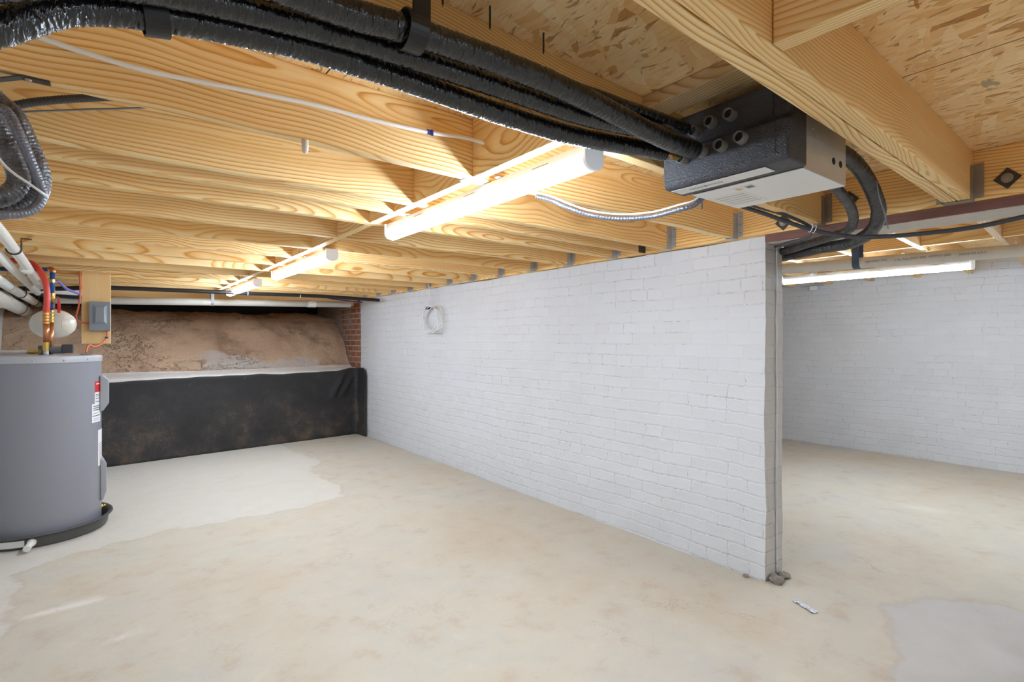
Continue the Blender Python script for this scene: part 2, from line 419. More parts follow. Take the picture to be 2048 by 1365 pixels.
# ------------------------------------------------------------------ setting
def inside(p, poly):
    x, y = p; c = False; n = len(poly)
    for i in range(n):
        x1, y1 = poly[i]; x2, y2 = poly[(i+1) % n]
        if (y1 > y) != (y2 > y) and x < (x2-x1)*(y-y1)/(y2-y1)+x1: c = not c
    return c
def dist(p, poly, closed=True):
    best = 9; px, py = p; n = len(poly)
    for i in range(n if closed else n-1):
        x1, y1 = poly[i]; x2, y2 = poly[(i+1) % n]
        dx, dy = x2-x1, y2-y1; t = max(0, min(1, ((px-x1)*dx+(py-y1)*dy)/(dx*dx+dy*dy+1e-9)))
        best = min(best, math.hypot(px-x1-t*dx, py-y1-t*dy))
    return best
X0, X1, Y0, Y1 = -.75, 6.5, -2.6, 8.3
PALE = [(1.62, 6.6), (1.607, 5.878), (1.71, 5.299), (1.5, 5.0), (1.52, 4.25), (1.47, 3.99), (1.128, 3.911), (.611, 3.915), (.308, 3.943), (.118, 3.891), (-.054, 3.852), (-.211, 3.809), (-.32, 3.727), (-.35, 3.632), (-.346, 3.386), (-.313, 2.968), (-.46, 2.4), (-.9, 2.3), (-.9, 6.6)]
GREY = [(2.78, .88), (2.943, .80), (3.085, .718), (3.159, .667), (3.192, .577), (3.196, .474), (3.3, .2), (3.2, -.4), (2.2, -.3), (2.1, .5), (2.185, .657), (2.409, .713), (2.603, .80)]
GREY2 = [(3.151, 1.343), (3.335, 1.158), (3.313, .92), (2.95, .95), (2.909, 1.168)]
WHITE = [((-.24, 3.09), (-.034, 3.105), .022, .55), ((.033, 2.642), (.108, 2.667), .015, .4), ((4.605, 1.28), (4.603, 1.14), .05, .22)]
def build_floor():
    mb = MB(); st = .04; nx = int((X1-X0+.3)/st)+1; ny = int((Y1-Y0+.3)/st)+1; cols = []
    for j in range(ny):
        for i in range(nx):
            x = X0-.15+i*st; y = Y0-.15+j*st
            mb.v.append(Vector((x, y, 0)))
            d = dist((x, y), PALE); d = d if inside((x, y), PALE) else -d
            g = dist((x, y), GREY); g = g if inside((x, y), GREY) else -g
            g2 = dist((x, y), GREY2); g2 = (g2 if inside((x, y), GREY2) else -g2)
            r = .5+max(-.5, min(.5, d)); gg = .5+max(-.5, min(.5, g))
            w = 0
            for a, b, rad, am in WHITE:
                w = max(w, am*max(0, 1-dist((x, y), [a, b], False)/(rad*2)))
            cols.append((r, gg, w, 1))
    for j in range(ny-1):
        for i in range(nx-1):
            a = j*nx+i; mb.f.append((a, a+1, a+nx+1, a+nx))
    o = mb.build('floor', M['floor'], recalc=False)
    at = o.data.attributes.new('patch', 'FLOAT_COLOR', 'POINT')
    at.data.foreach_set('color', [c for q in cols for c in q])
    return structure(o)
build_floor()

def nbox(name, mat, x0, x1, y0, y1, z0, z1, st=.03, amp=.006, seed=0, mats=None):
    """a masonry wall: closed box whose faces are finely divided and knocked slightly out of true"""
    mb = MB(); idx = {}
    def vid(p):
        key = tuple(round(q, 4) for q in p)
        if key not in idx:
            q = Vector(p)*3.0 + Vector((seed, 0, 0)); n = noise.noise_vector(q)*amp + noise.noise_vector(q*5)*amp*.5
            if p[2] <= z0+1e-6: n.z = 0
            idx[key] = len(mb.v); mb.v.append(Vector(p)+n)
        return idx[key]
    def lin(a, b):
        k = max(1, round((b-a)/st)); return [a+(b-a)*i/k for i in range(k+1)]
    xs, ys, zs = lin(x0, x1), lin(y0, y1), lin(z0, z1); fm = []
    def face(A, B, f, mi):
        for i in range(len(A)-1):
            for j in range(len(B)-1):
                mb.f.append(tuple(vid(f(a, b)) for a, b in ((A[i], B[j]), (A[i+1], B[j]), (A[i+1], B[j+1]), (A[i], B[j+1])))); fm.append(mi)
    for x in (x0, x1): face(ys, zs, lambda a, b: (x, a, b), 0)
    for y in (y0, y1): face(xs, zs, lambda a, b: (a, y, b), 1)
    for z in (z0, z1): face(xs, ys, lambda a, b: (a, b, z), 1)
    o = mb.build(name, mat, smooth=True)
    if mats:
        o.data.materials.append(mats)
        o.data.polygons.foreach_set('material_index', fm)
    return smooth_angle(structure(o), 50)

nbox('wall_partition', M['white_brick'], XW, XW+.175, 1.312, 6.52, 0, ZJ-.003, .03, .007, 0, M['jamb'])
def bead():
    pts = [(2.688+.006*noise.noise(Vector((0, z*3, 1))), 1.3065+.002*noise.noise(Vector((4, z*5, 1))), z) for z in [.02+.03*i for i in range(56)]]
    o = MB().tube(pts, lambda i, th: .004+.004*noise.noise(Vector((i*.35, math.cos(th), math.sin(th)))), 10).build('trim_1', M['white_brick'], smooth=True)
    structure(o)
bead()
nbox('wall_partition_stub', M['white_brick'], XW, XW+.175, Y0, .33, 0, 1.668, .06, .006, 3)
nbox('wall_brick_return', M['red_brick'], XW-.005, XW+.17, 6.53, 8.25, 0, 1.70, .06, .006, 9)
nbox('wall_left', M['white_wall'], X0-.15, X0, Y0, 7.75, 0, 1.89, .09, .012, 5)
nbox('wall_right', M['white_wall'], X1, X1+.15, Y0, Y1, 0, 2.0, .06, .012, 11)
nbox('wall_front', M['white_wall'], X0-.15, X1+.15, Y0-.15, Y0, 0, 2.0, .15, .008, 13)
nbox('wall_end', M['white_wall'], XW+.19, X1+.15, Y1, Y1+.15, 0, 2.0, .12, .01, 17)
structure(MB().box(X0-.15, 2.66, Y0-.15, 8.4, ZO, ZO+.018).build('ceiling', M['osb']))
structure(MB().box(2.67, X1+.15, Y0-.15, Y1+.15, ZO2, ZO2+.018).build('ceiling_raised', M['osb']))

# clay bank and its ledge behind the membrane
def backY(x): return 6.262 + .118*(x+.014)
def build_clay():
    mb = MB(); nx = 90
    prof = [(.02, 0.0), (.02, .30), (.02, .60), (.03, .815), (.12, .835), (.22, .85), (.30, .90), (.38, 1.0), (.46, 1.12), (.55, 1.23), (.64, 1.33), (.74, 1.42), (.86, 1.49), (1.0, 1.53), (1.2, 1.545), (1.5, 1.555), (1.9, 1.56)]
    fine = []
    for (a, b), (c, d) in zip(prof, prof[1:]):
        for k in range(3): fine.append((a+(c-a)*k/3, b+(d-b)*k/3))
    fine.append(prof[-1])
    xs = [X0-.05 + (XW+.03-X0)*i/nx for i in range(nx+1)]
    mats = []
    for x in xs:
        for dy, z in fine:
            p = Vector((x, backY(x)+dy, z)); q = p*1.4
            amp = .0 if z < .82 else min(1, (z-.82)*4)
            n = noise.noise_vector(q)*.10*amp + noise.noise_vector(q*3.7)*.045*amp + noise.noise_vector(q*11)*.016*amp
            zz = p.z + n.z*.55
            # the bank swells out on the left and pulls back into the right hand corner
            p.y += n.y + amp*(.10 if x > 2.2 else 0)*(x-2.2)
            p.z = zz; mb.v.append(p)
    m = len(fine)
    for i in range(nx):
        for j in range(m-1):
            a = i*m+j; mb.f.append((a, a+1, a+m+1, a+m)); mats.append(1 if fine[j][1] < .86 else 0)
    o = mb.build('wall_back', M['clay'], smooth=True); o.data.materials.append(M['ledge'])
    o.data.polygons.foreach_set('material_index', mats)
    return structure(o)
build_clay()
structure(MB().box(X0-.15, 2.9, 8.3, 8.33, 1.3, ZO).build('wall_crawlspace', M['void_dark']))  # added black sheet: paints the unlit void above the clay bank

# black dimpled membrane against the foot of the bank, turning the corner at the partition
def build_membrane():
    mb = MB(); path = []
    for i in range(121): 
        x = -.73 + (2.50+.73)*i/120; path.append((x, backY(x)))
    cx, cy = 2.505, backY(2.5)-.055
    for i in range(1, 13):
        th = math.radians(90 - 90*i/12); path.append((cx+.055*math.cos(th), cy+.055*math.sin(th)))
    for i in range(1, 14): path.append((2.56, cy-.22*i/13))
    nz = 30; N = len(path)
    for side in (0, 1):
        for i, (x, y) in enumerate(path):
            a = path[max(0, i-1)]; b = path[min(N-1, i+1)]
            t = Vector((b[0]-a[0], b[1]-a[1])).normalized(); nrm = Vector((t.y, -t.x))  # into the room
            top = .795 + .010*x + .008*math.sin(x*2.3) + (.03*math.exp(-((x-2.45)/.12)**2) if i < 125 else .03) - (.05 if i > N-4 else 0)*(i-(N-4))/3
            top += .012*noise.noise(Vector((x*4, 0, 1)))
            for j in range(nz+1):
                z = top*j/nz
                w = noise.noise(Vector((x*1.7, z*2.2, 3)))*.012 + .004*noise.noise(Vector((x*9, z*9, 1)))
                # slack folds near the corner
                dd = (x-2.25) - (z-.55)*.55
                w += .030*math.exp(-(dd/.035)**2)*max(0, min(1, (z-.40)/.12))*max(0, min(1, (.80-z)/.1))*(1 if i < 122 else 0)
                w += .022*math.exp(-((dd-.12)/.03)**2)*max(0, min(1, (z-.45)/.12))*max(0, min(1, (.80-z)/.1))*(1 if i < 122 else 0)
                off = .008 + max(-.004, w) - (.006 if side else 0)
                if i > 120: off = (.012 if not side else .004) + w*.3
                if j >= nz-1: off += .006
                mb.v.append(Vector((x+nrm.x*off, y+nrm.y*off, z)))
    S = N*(nz+1)
    def q(s, i, j): return s*S + i*(nz+1)+j
    for i in range(N-1):
        for j in range(nz):
            mb.f.append((q(0, i, j), q(0, i+1, j), q(0, i+1, j+1), q(0, i, j+1)))
            mb.f.append((q(1, i, j), q(1, i, j+1), q(1, i+1, j+1), q(1, i+1, j)))
        mb.f.append((q(0, i, nz), q(0, i+1, nz), q(1, i+1, nz), q(1, i, nz)))
        mb.f.append((q(0, i, 0), q(1, i, 0), q(1, i+1, 0), q(0, i+1, 0)))
    for i in (0, N-1):
        for j in range(nz): mb.f.append((q(0, i, j), q(0, i, j+1), q(1, i, j+1), q(1, i, j)))
    o = mb.build('drainage_membrane', M['membrane'], smooth=True)
    return tag(o, 'black dimpled drainage membrane along the foot of the clay bank', 'membrane')
build_membrane()

# ------------------------------------------------------------------ framing
ORD = ['first', 'second', 'third', 'fourth', 'fifth', 'sixth', 'seventh', 'eighth', 'ninth', 'tenth', 'eleventh', 'twelfth', 'thirteenth', 'fourteenth']
GR = random.Random(42)
def grain(o, cy=None, cz=None, sh=None):
    o['grain'] = [GR.uniform(.012, .10) if cy is None else cy, GR.uniform(-.05, .17) if cz is None else cz, GR.uniform(0, 10) if sh is None else sh]
    return o
def board(name, a, b, z0, h, th, mat, bevel=.0025):
    """a board on edge from a to b (near lower edge), thickness th on the far side"""
    a = Vector((a[0], a[1], 0)); b = Vector((b[0], b[1], 0)); L = (b-a).length
    mb = MB().box(0, L, 0, th, 0, h)
    o = mb.build(name, mat, bevel=bevel); grain(o)
    o.location = (a.x, a.y, z0); o.rotation_euler = (0, 0, math.atan2(b.y-a.y, b.x-a.x))
    return o
XE = 2.545
TH = .038
# (Y at x=-.72 , Y at ledger, label)
JO = [
 (1.385-.01, 1.433, 'pine joist with the thin white tube strung along its face', 'pine'),
 (1.790, 1.828, 'pine joist next behind the one carrying the white tube', 'pine'),
 (1.945, 2.014, 'pine joist set close behind its neighbour, above the front of the long light', 'pine2'),
 (2.228, 2.231, 'pine joist crossing above the rear end of the nearest strip light', 'pine'),
 (2.640, 2.634, 'pine joist in the gap between the nearest and middle strip lights', 'pine'),
 (3.055, 3.028, 'pine joist crossing above the front end of the middle strip light', 'pine'),
 (3.440, 3.435, 'pine joist over the front half of the middle strip light', 'pine2'),
 (3.870, 3.835, 'pine joist over the rear half of the middle strip light', 'pine'),
 (4.260, 4.236, 'pine joist just behind the middle strip light', 'pine'),
 (4.680, 4.636, 'pine joist just in front of the farthest strip light', 'pine2'),
 (5.080, 5.033, 'pine joist crossing over the front of the farthest strip light', 'pine'),
 (5.470, 5.433, 'pine joist to which the board with the grey switch box is fixed', 'pine'),
 (5.870, 5.833, 'pine joist just behind the long black pipe', 'pine'),
 (6.270, 6.233, 'last pine joist before the white drain pipe at the back', 'pine2'),
]
def jY(j, x): return JO[j][0] + (JO[j][1]-JO[j][0])*(x+.72)/(XE+.72)
for a, b, lab, mt in JO:
    o = board('floor_joist', (-.72, a), (XE, b), ZJ, ZO-ZJ, TH, M[mt])
    if 'white tube strung' in lab: grain(o, .012, .145, 4.42)
    tag(o, lab, 'joist', 'floor joists on hangers')
# joist beside the branch box (behind the black pipes)
o = board('floor_joist', (-.72, .908), (XE, 1.021), ZJ, ZO-ZJ, TH, M['pine2'])
tag(o, 'pine joist running directly behind the bundle of black insulated pipes', 'joist', 'floor joists on hangers')
def nY(x): return .908 + (.113)*(x+.72)/(XE+.72)
# doubled joist next to the camera
def dY(x): return .398 + (.116)*(x+.72)/(XE+.72)
t = thing('double_joist', 'doubled pine joist in the foreground passing in front of the branch box', 'joist', (-.72, .398, ZJ), 'floor joists on hangers')
for k in (0, 1):
    p = board('ply', (0, 0), (XE+.72, .116), 0, ZO-ZJ, .0375, M['pine' if k else 'pine2'])
    ang = p.rotation_euler.z
    p.parent = t; p.location = (-.041*k*math.sin(ang), .041*k*math.cos(ang), 0)
for y in (-.03, -.45, -.86, -1.27, -1.68, -2.1):
    pass
o = board('floor_joist', (-.72, -.02), (XE, .05), ZJ, ZO-ZJ, TH, M['pine']); tag(o, 'pine joist nearest overhead, almost out of the picture', 'joist', 'floor joists on hangers')

# blocking row
BX = .922
def blocking(y0, y1, label):
    o = MB().box(0, y1-y0, -.0, .038, 0, ZO-ZJ-.002).build('blocking', M['pine2' if random.random() < .4 else 'pine'], bevel=.002)
    grain(o); o.rotation_euler = (0, 0, math.pi/2); o.location = (BX+.038, y0, ZJ+.001)
    return tag(o, label, 'blocking', 'blocking row between joists')
ys = [('the joist behind the black pipes', nY)] + [(None, (lambda j: (lambda x: jY(j, x)))(j)) for j in range(len(JO))]
blocking(nY(BX)+TH+.002, jY(0, BX)-.001, 'pine blocking between the white tube joist and the pipe joist')
names = ['white tube joist and the joist behind it', 'two closely spaced pine joists']
for j in range(len(JO)-1):
    y0 = jY(j, BX+.02)+TH+.001; y1 = jY(j+1, BX+.02)-.001
    lab = 'pine blocking between the ' + names[j] if j < 2 else 'pine blocking, %s behind the two closely spaced joists' % ORD[j-2]
    blocking(y0, y1, lab)
blocking(jY(-1, BX)+TH+.001, 6.745, 'pine blocking at the far end, against the back beam')
blocking(.09, dY(BX)-.002, 'short pine blocking nailed to the near side of the doubled joist')
# flat blocking under the subfloor beside the branch box
o = MB().box(0, nY(1.25)-.002-(dY(1.32)+.084), 0, .089, 0, .037).build('flat_blocking', M['spruce'], bevel=.002)
grain(o); o.rotation_euler = (0, 0, math.pi/2); o.location = (1.31, dY(1.32)+.084, ZO-.038)
tag(o, 'grey stained flat wood block under the subfloor above the branch box', 'blocking')
# ledger along the partition
o = board('ledger_board', (XL, 6.74), (XL, Y0+.01), ZJ, ZO-ZJ-.001, .095, M['ledger']); tag(o, 'long pine ledger board capping the white partition, carrying all hangers', 'ledger')
o.rotation_euler = (0, 0, -math.pi/2)
# back beam
o = board('back_beam', (-.72, 6.75), (2.66, 6.75), 1.640, ZO-1.64-.001, .076, M['ledger']); tag(o, 'deep pine beam across the back above the white drain pipe', 'beam')

# hangers
def hanger(j, lab, yy=None, th=TH, mat='galv'):
    y = jY(j, XE) if yy is None else yy
    t = thing('joist_hanger', lab, 'joist hanger', (XE, y+th/2, ZJ-.002), 'joist hangers along the ledger')
    mb = MB(); h = .125
    for s in (-1, 1):
        e = s*(th/2)
        mb.box(-.045, -.0005, min(e, e+s*.0016), max(e, e+s*.0016), 0, h)
        mb.box(-.0015, .0005, min(e, e+s*.028), max(e, e+s*.028), .01, h+.012)
    mb.box(-.05, 0, -th/2-.0015, th/2+.0015, -.0025, -.0005)
    mb.v = [v + t.location for v in mb.v]
    mb.build('hanger_plate', M[mat], t, t.location)
    for z in (.03, .07, .11):
        n = MB().lathe([(0, -.003), (.0035, -.003), (.0045, .0), (0, .0)], t.location + Vector((-.0012, -(th/2+.016), z)), 8, Matrix.Rotation(math.pi/2, 3, 'Y'))
        n.build('nail_head', M['steel_dull'], t, t.location)
for j in range(len(JO)):
    if j == 2: continue
    hanger(j, 'galvanised hanger at the ledger end of the ' + (['white tube joist', 'joist next behind the white tube joist'][j] if j < 2 else '%s joist behind the closely spaced pair' % ORD[j-3]))
hanger(0, 'galvanised hanger at the ledger end of the joist behind the black pipes', 1.021, TH, 'steel_dull')
hanger(0, 'brownish hanger carrying the doubled joist at the ledger', .511, .084, 'steel_dull')
hanger(0, 'galvanised hanger at the ledger end of the nearest overhead joist', .05, TH)
o = MB().box(XE-.06, XE-.001, 2.014-.004, 2.014-.0005, ZJ, ZJ+.06).build('shim_plate', M['iron']); tag(o, 'dark metal plate at the end of the close set joist', 'plate')

# ledger bolts with diamond washers
for (y, z, lab) in ((.42, 1.772, 'bolt with diamond washer beside the doubled joist hanger'), (.925, 1.80, 'bolt with diamond washer behind the black hose loop'), (1.205, 1.752, 'bolt with diamond washer behind the tied black cable')):
    t = thing('ledger_bolt', lab, 'bolt', (XL, y, z), 'bolts through the ledger')
    R = Matrix.Translation((XL, y, z)) @ Matrix.Rotation(math.radians(45), 4, 'X')
    MB().box(-.005, -.0005, -.027, .027, -.027, .027, R).build('washer', M['iron'], t, t.location, bevel=.001)
    MB().lathe([(0, 0), (.017, 0), (.017, .003), (.011, .003), (.011, .011), (0, .012)], (XL-.005, y, z), 18, Matrix.Rotation(-math.pi/2, 3, 'Y')).build('bolt_head', M['steel_dull'], t, t.location)

# steel beam over the opening
#B
t = thing('steel_beam', 'red oxide primed steel beam over the opening in the partition', 'beam', (2.68, Y0+.02, 1.672))
mb = MB().box(2.56, 2.775, Y0+.02, 1.30, 1.698, 1.7095).box(2.56, 2.572, Y0+.02, 1.30, 1.6725, 1.698)
mb.build('flange', M['primer'], t, t.location, bevel=.001)
MB().box(2.5735, 2.775, Y0+.02, 1.30, 1.6715, 1.684).build('soffit_plate', M['ledge'], t, t.location)

# right room framing
for k in range(12):
    y = .735+.405*(k-3)
    if y < -1.2: continue
    o = board('floor_joist', (2.745, y-.12), (6.48, y+.165), ZJ2, ZO2-ZJ2, TH, M['pine' if k % 3 else 'spruce'])
    kk = k-3
    tag(o, 'right room pine joist out of sight behind the doubled joist' if kk < 0 else '%s pine joist beyond the steel beam, counted from the doubled joist side' % ORD[kk], 'joist', 'right room joists')
o = board('rim_joist', (2.70, 6.0), (2.70, Y0+.02), ZJ+.001, ZO2-ZJ-.002, .03, M['pine']); o.rotation_euler = (0, 0, -math.pi/2)
tag(o, 'pine rim board on the far side of the steel beam', 'rim board')
for k in range(-2, 8):
    def ry(x, kk): return .735+.405*kk-.12 + .285*(x-2.745)/3.735
    y0 = ry(4.30, k)+TH+.001; y1 = ry(4.30, k+1)-.001
    o = MB().box(0, y1-y0, 0, .038, 0, ZO2-ZJ2-.002).build('blocking', M['pine'], bevel=.002)
    grain(o); o.rotation_euler = (0, 0, math.pi/2); o.location = (4.338, y0, ZJ2+.001)
    tag(o, 'right room pine blocking, %s along from the doubled joist side' % ORD[k+2], 'blocking', 'right room blocking')

# ------------------------------------------------------------------ strip lights
def strip_light(x, y0, ztop, label, L=1.24, W=.062, drop=0):
    t = thing('ceiling_light', label, 'light fixture', (x, y0+L/2, ztop), 'four foot LED strip lights')
    x0, x1 = x-W/2, x+W/2; y1 = y0+L; zh = ztop-.034
    h = MB().box(x0, x1, y0+.012, y1-.012, zh, ztop-.0025)
    h.build('housing', M['white_metal'], t, t.location, bevel=.003)
    R = W/2+.002
    zs = zh-.012
    arc = [(x-R, zh-.0005)] + [(x+R*math.cos(a), zs+.020*math.sin(a)) for a in [math.pi+math.pi*i/16 for i in range(17)]] + [(x+R, zh-.0005)]
    l = MB().prism(arc, (y0+.012, y1-.012)).build('lens', M['lens_bright' if drop else 'lens'], t, t.location)
    smooth_angle(l, 40)
    R2 = W/2+.004
    prof = [(x-R2, ztop), (x-R2, zs)] + [(x+R2*math.cos(a), zs+.023*math.sin(a)) for a in [math.pi+math.pi*i/14 for i in range(15)][1:-1]] + [(x+R2, zs), (x+R2, ztop)]
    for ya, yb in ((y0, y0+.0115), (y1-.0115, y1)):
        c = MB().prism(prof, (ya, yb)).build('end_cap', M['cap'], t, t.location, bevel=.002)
    for f in (.3, .8):
        MB().box(x0-.012, x1+.004, y0+L*f, y0+L*f+.02, ztop-.0024, ztop-.0004+drop).build('mounting_clip', M['galv'], t, t.location)
    for f in (.12, .42, .72):
        MB().box(x0-.0006, x0, y0+L*f, y0+L*f+.07, zh+.016, zh+.0175).build('slot', M['iron'], t, t.location)
    return t
LX = 1.018
strip_light(LX, .968, ZJ, 'long strip light nearest the camera, under the joists beside the black pipes')
strip_light(LX, 2.985, ZJ, 'middle one of the three strip lights in the row')
strip_light(LX, 4.82, ZJ, 'farthest strip light of the row, near the clay bank')
strip_light(4.55, .915, 1.730, 'strip light in the right room beyond the partition', drop=ZJ2-1.730)
strip_light(4.55, -1.25, 1.730, 'added strip light, unseen in the right room behind the stub wall', drop=ZJ2-1.730)  # invented fixture, added to brighten surfaces that face the camera
strip_light(LX, -1.75, ZJ, 'added strip light overhead, unseen behind the camera position')  # invented fixture, added as fill for foreground and camera-facing sides

# ------------------------------------------------------------------ camera
cam = bpy.data.cameras.new('camera'); co = bpy.data.objects.new('camera', cam); COL.objects.link(co)
cam.sensor_width = 36; cam.lens = 36*1060/2048; cam.shift_y = -2.5/2048; cam.clip_start = .02
co.location = (0, 0, H); co.rotation_euler = (math.pi/2, 0, -math.radians(37.56))
scene.camera = co
w = bpy.data.worlds.new('world'); scene.world = w; w.use_nodes = True
w.node_tree.nodes['Background'].inputs[0].default_value = (.9, .95, 1, 1); w.node_tree.nodes['Background'].inputs[1].default_value = .05
vs = scene.view_settings; vs.view_transform = 'Standard'; vs.look = 'None'; vs.gamma = 1; vs.use_curve_mapping = False; vs.exposure = 2.47
scene.cycles.max_bounces = 12; scene.cycles.diffuse_bounces = 7; scene.cycles.caustics_reflective = False; scene.cycles.caustics_refractive = False
#PART2
# ------------------------------------------------------------------ black insulated pipes at the branch box
def wrapped(r, pitch=.011, amp=.05, ds=.004, seed=0):
    """tape wound round foam: uneven helical ridges with creases"""
    def f(i, th):
        s = i*ds; c, sn = math.cos(th), math.sin(th)
        w = noise.noise(Vector((s*22, c*1.2, sn*1.2+seed)))
        a = (s/pitch + th/(2*math.pi) + 1.1*w) % 1.0
        ridge = (a/.72 if a < .72 else (1-a)/.28)
        return r*(1 + amp*(ridge*1.5-.75)*(.55+.6*abs(noise.noise(Vector((s*45, c*2.4, sn*2.4+seed+9))))*2) + .045*noise.noise(Vector((s*13, c*1.5, sn*1.5+seed))) + .03*noise.noise(Vector((s*90, c*3, sn*3+seed))))
    return f
def wrapped_tube(name, pts, r, mat, parent=None, origin=(0, 0, 0), seed=0, n=22, ds=.0022, pitch=.0105, amp=.062):
    return MB().tube(spline(pts, ds), wrapped(r, pitch, amp, ds, seed), n).build(name, mat, parent, origin, smooth=True)
def line(name, pts, r, mat, parent=None, origin=(0, 0, 0), n=10, ds=.012):
    return MB().tube(spline(pts, ds), r, n).build(name, mat, parent, origin, smooth=True)

def flare(t, p, d):
    """brass flare nut and bit of bare copper at the end of a line"""
    p = Vector(p); d = Vector(d).normalized()
    MB().tube([p, p+d*.022], .0105, 6).build('flare_nut', M['brass'], t, t.location)
def insulated(label, pts, r, seed, copper=None, nut=None, mat='wrap'):
    t = thing('insulated_pipe', label, 'pipe', Vector(pts[0]), 'black insulated lines to the branch box')
    wrapped_tube('insulation', pts, r, M[mat], t, t.location, seed)
    if copper: line('copper_tube', copper, .0045, M['copper'], t, t.location)
    if nut: flare(t, nut, (1, 0, 0))
    return t
insulated('black wrapped pipe lowest of the bundle, ending short of the branch box in bare copper',
    [(-.42, .80, 1.38), (-.28, .83, 1.452), (-.12, .86, 1.55), (-.03, .88, 1.622), (.074, .89, 1.652), (.177, .89, 1.666), (.283, .896, 1.677), (.427, .897, 1.677), (.653, .897, 1.671), (.87, .897, 1.675), (1.08, .893, 1.694), (1.205, .893, 1.706)],
    .0208, 1, [(1.20, .893, 1.704), (1.215, .888, 1.703), (1.230, .879, 1.701)], (1.228, .878, 1.700))
insulated('black wrapped pipe second from the bottom of the bundle',
    [(-.40, .74, 1.44), (-.26, .765, 1.505), (-.10, .812, 1.59), (-.02, .832, 1.638), (.088, .848, 1.668), (.2, .85, 1.682), (.35, .852, 1.694), (.624, .852, 1.699), (.831, .85, 1.700), (1.0, .850, 1.714), (1.10, .846, 1.726), (1.16, .846, 1.728)],
    .0195, 2)
insulated('thick black wrapped pipe at the front of the bundle, ending beside a brass nut',
    [(-.35, .77, 1.70), (-.1, .785, 1.70), (.258, .797, 1.698), (.389, .800, 1.709), (.594, .80, 1.717), (.792, .80, 1.712), (1.043, .806, 1.695), (1.16, .815, 1.696), (1.243, .82, 1.702)],
    .0225, 3, None, (1.232, .819, 1.703))
insulated('thin black wrapped pipe along the top of the bundle, plugged into the upper row',
    [(-.35, .865, 1.76), (0, .868, 1.758), (.326, .87, 1.730), (.52, .87, 1.763), (.638, .87, 1.767), (.85, .868, 1.768), (1.04, .862, 1.771), (1.252, .853, 1.771)],
    .016, 4)
# black straps round the bundle
def band(t, c, R, ax, h=.028, mat='black', squash=1.0):
    c = Vector(c); ax = Vector(ax).normalized()
    a = ax.orthogonal().normalized(); b = ax.cross(a)
    mb = MB(); n = 28
    for k in range(n):
        th = 2*math.pi*k/n; d = a*math.cos(th)+b*math.sin(th)
        for rr, hh in ((R, -h/2), (R+.0025, -h/2), (R+.0025, h/2), (R, h/2)): mb.v.append(c+d*rr+ax*hh)
    for k in range(n):
        k2 = (k+1) % n
        for i in range(4):
            j = (i+1) % 4; mb.f.append((k*4+i, k2*4+i, k2*4+j, k*4+j))
    return mb.build('band', M[mat], t, t.location, smooth=False)
t = thing('pipe_strap', 'black strap hanging from the subfloor round the front pipe of the bundle', 'strap', (.405, .80, ZO))
band(t, (.405, .80, 1.7095), .0302, (1, 0, .02), .034)
MB().box(.392, .424, .7695, .7725, 1.709, ZO-.0005).build('hanging_tail', M['black'], t, t.location)
t = thing('pipe_strap', 'black strap round the sagging pipes at the upper edge of the photo', 'strap', (.06, .89, ZJ))
band(t, (.055, .890, 1.649), .0255, (1, 0, .2), .03)
MB().box(.04, .075, .918, .921, 1.645, ZJ-.0005).build('hanging_tail', M['black'], t, t.location)

# ------------------------------------------------------------------ branch box
t = thing('branch_box', 'black foam and sheet metal refrigerant branch box hung between two joists', 'branch box', (1.46, .76, 1.624))
L0 = t.location
prof = [(1.280, 1.640), (1.292, 1.628), (1.372, 1.6265), (1.378, 1.6265), (1.378, 1.830), (1.302, 1.830), (1.302, 1.744), (1.296, 1.734), (1.280, 1.728)]
o = MB().prism(prof, (.594, .948)).build('foam_casing', M['foam'], t, L0, bevel=.011); o.modifiers['bevel'].segments = 3
MB().prism([(1.2785, 1.648), (1.283, 1.648), (1.283, 1.722), (1.2785, 1.722)], (.625, .943)).build('lower_face_plate', M['foam'], t, L0, bevel=.001)
MB().box(1.2995, 1.304, .640, .940, 1.750, 1.822).build('upper_face_plate', M['foam'], t, L0, bevel=.001)
MB().box(1.3785, 1.632, .602, .604, 1.6245, 1.815).build('side_panel', M['panel'], t, L0)
MB().box(1.3785, 1.632, .604, .918, 1.624, 1.6258).build('bottom_panel', M['panel_white'], t, L0)
MB().box(1.3785, 1.630, .606, .916, 1.628, 1.815).build('inner_casing', M['panel'], t, L0)
for x, y in ((1.45, .66), (1.45, .88)):
    MB().lathe([(0, 0), (.004, 0), (.004, .078), (0, .078)], (x, y, 1.815), 10).build('hanging_rod', M['galv'], t, L0)
def port(y, z, x, r=.0145):
    Ry = Matrix.Rotation(-math.pi/2, 3, 'Y')
    p = MB().lathe([(r*.82, 0), (r*1.1, 0), (r*1.06, .012), (r, .020), (r*.95, .026), (r*.84, .026), (r*.80, .020), (r*.80, .0)], (x, y, z), 28, Ry).build('pipe_stub', M['foam_ring'], t, L0, smooth=True)
    smooth_angle(p, 40); p['label'] = 'grey pipe stub'
    c = MB().lathe([(0, .018), (r*.80, .018), (r*.80, .0185), (0, .0185)], (x, y, z), 24, Ry).build('bore_shade', M['hole'], p, t.location)  # black disc near the mouth paints the shade within the stub
    c.location = (0, 0, 0)
for y, z in ((.803, 1.782), (.747, 1.783), (.851, 1.771)): port(y, z, 1.302)
for y, z in ((.875, 1.699), (.818, 1.703), (.761, 1.702), (.706, 1.706)): port(y, z, 1.281)
for x in (1.553, 1.597):
    MB().lathe([(0, 0), (.0095, 0), (.0095, .0008), (0, .0008)], (x, .602, 1.677), 20, Matrix.Rotation(math.pi/2, 3, 'X')).build('cable_knockout', M['hole'], t, L0)
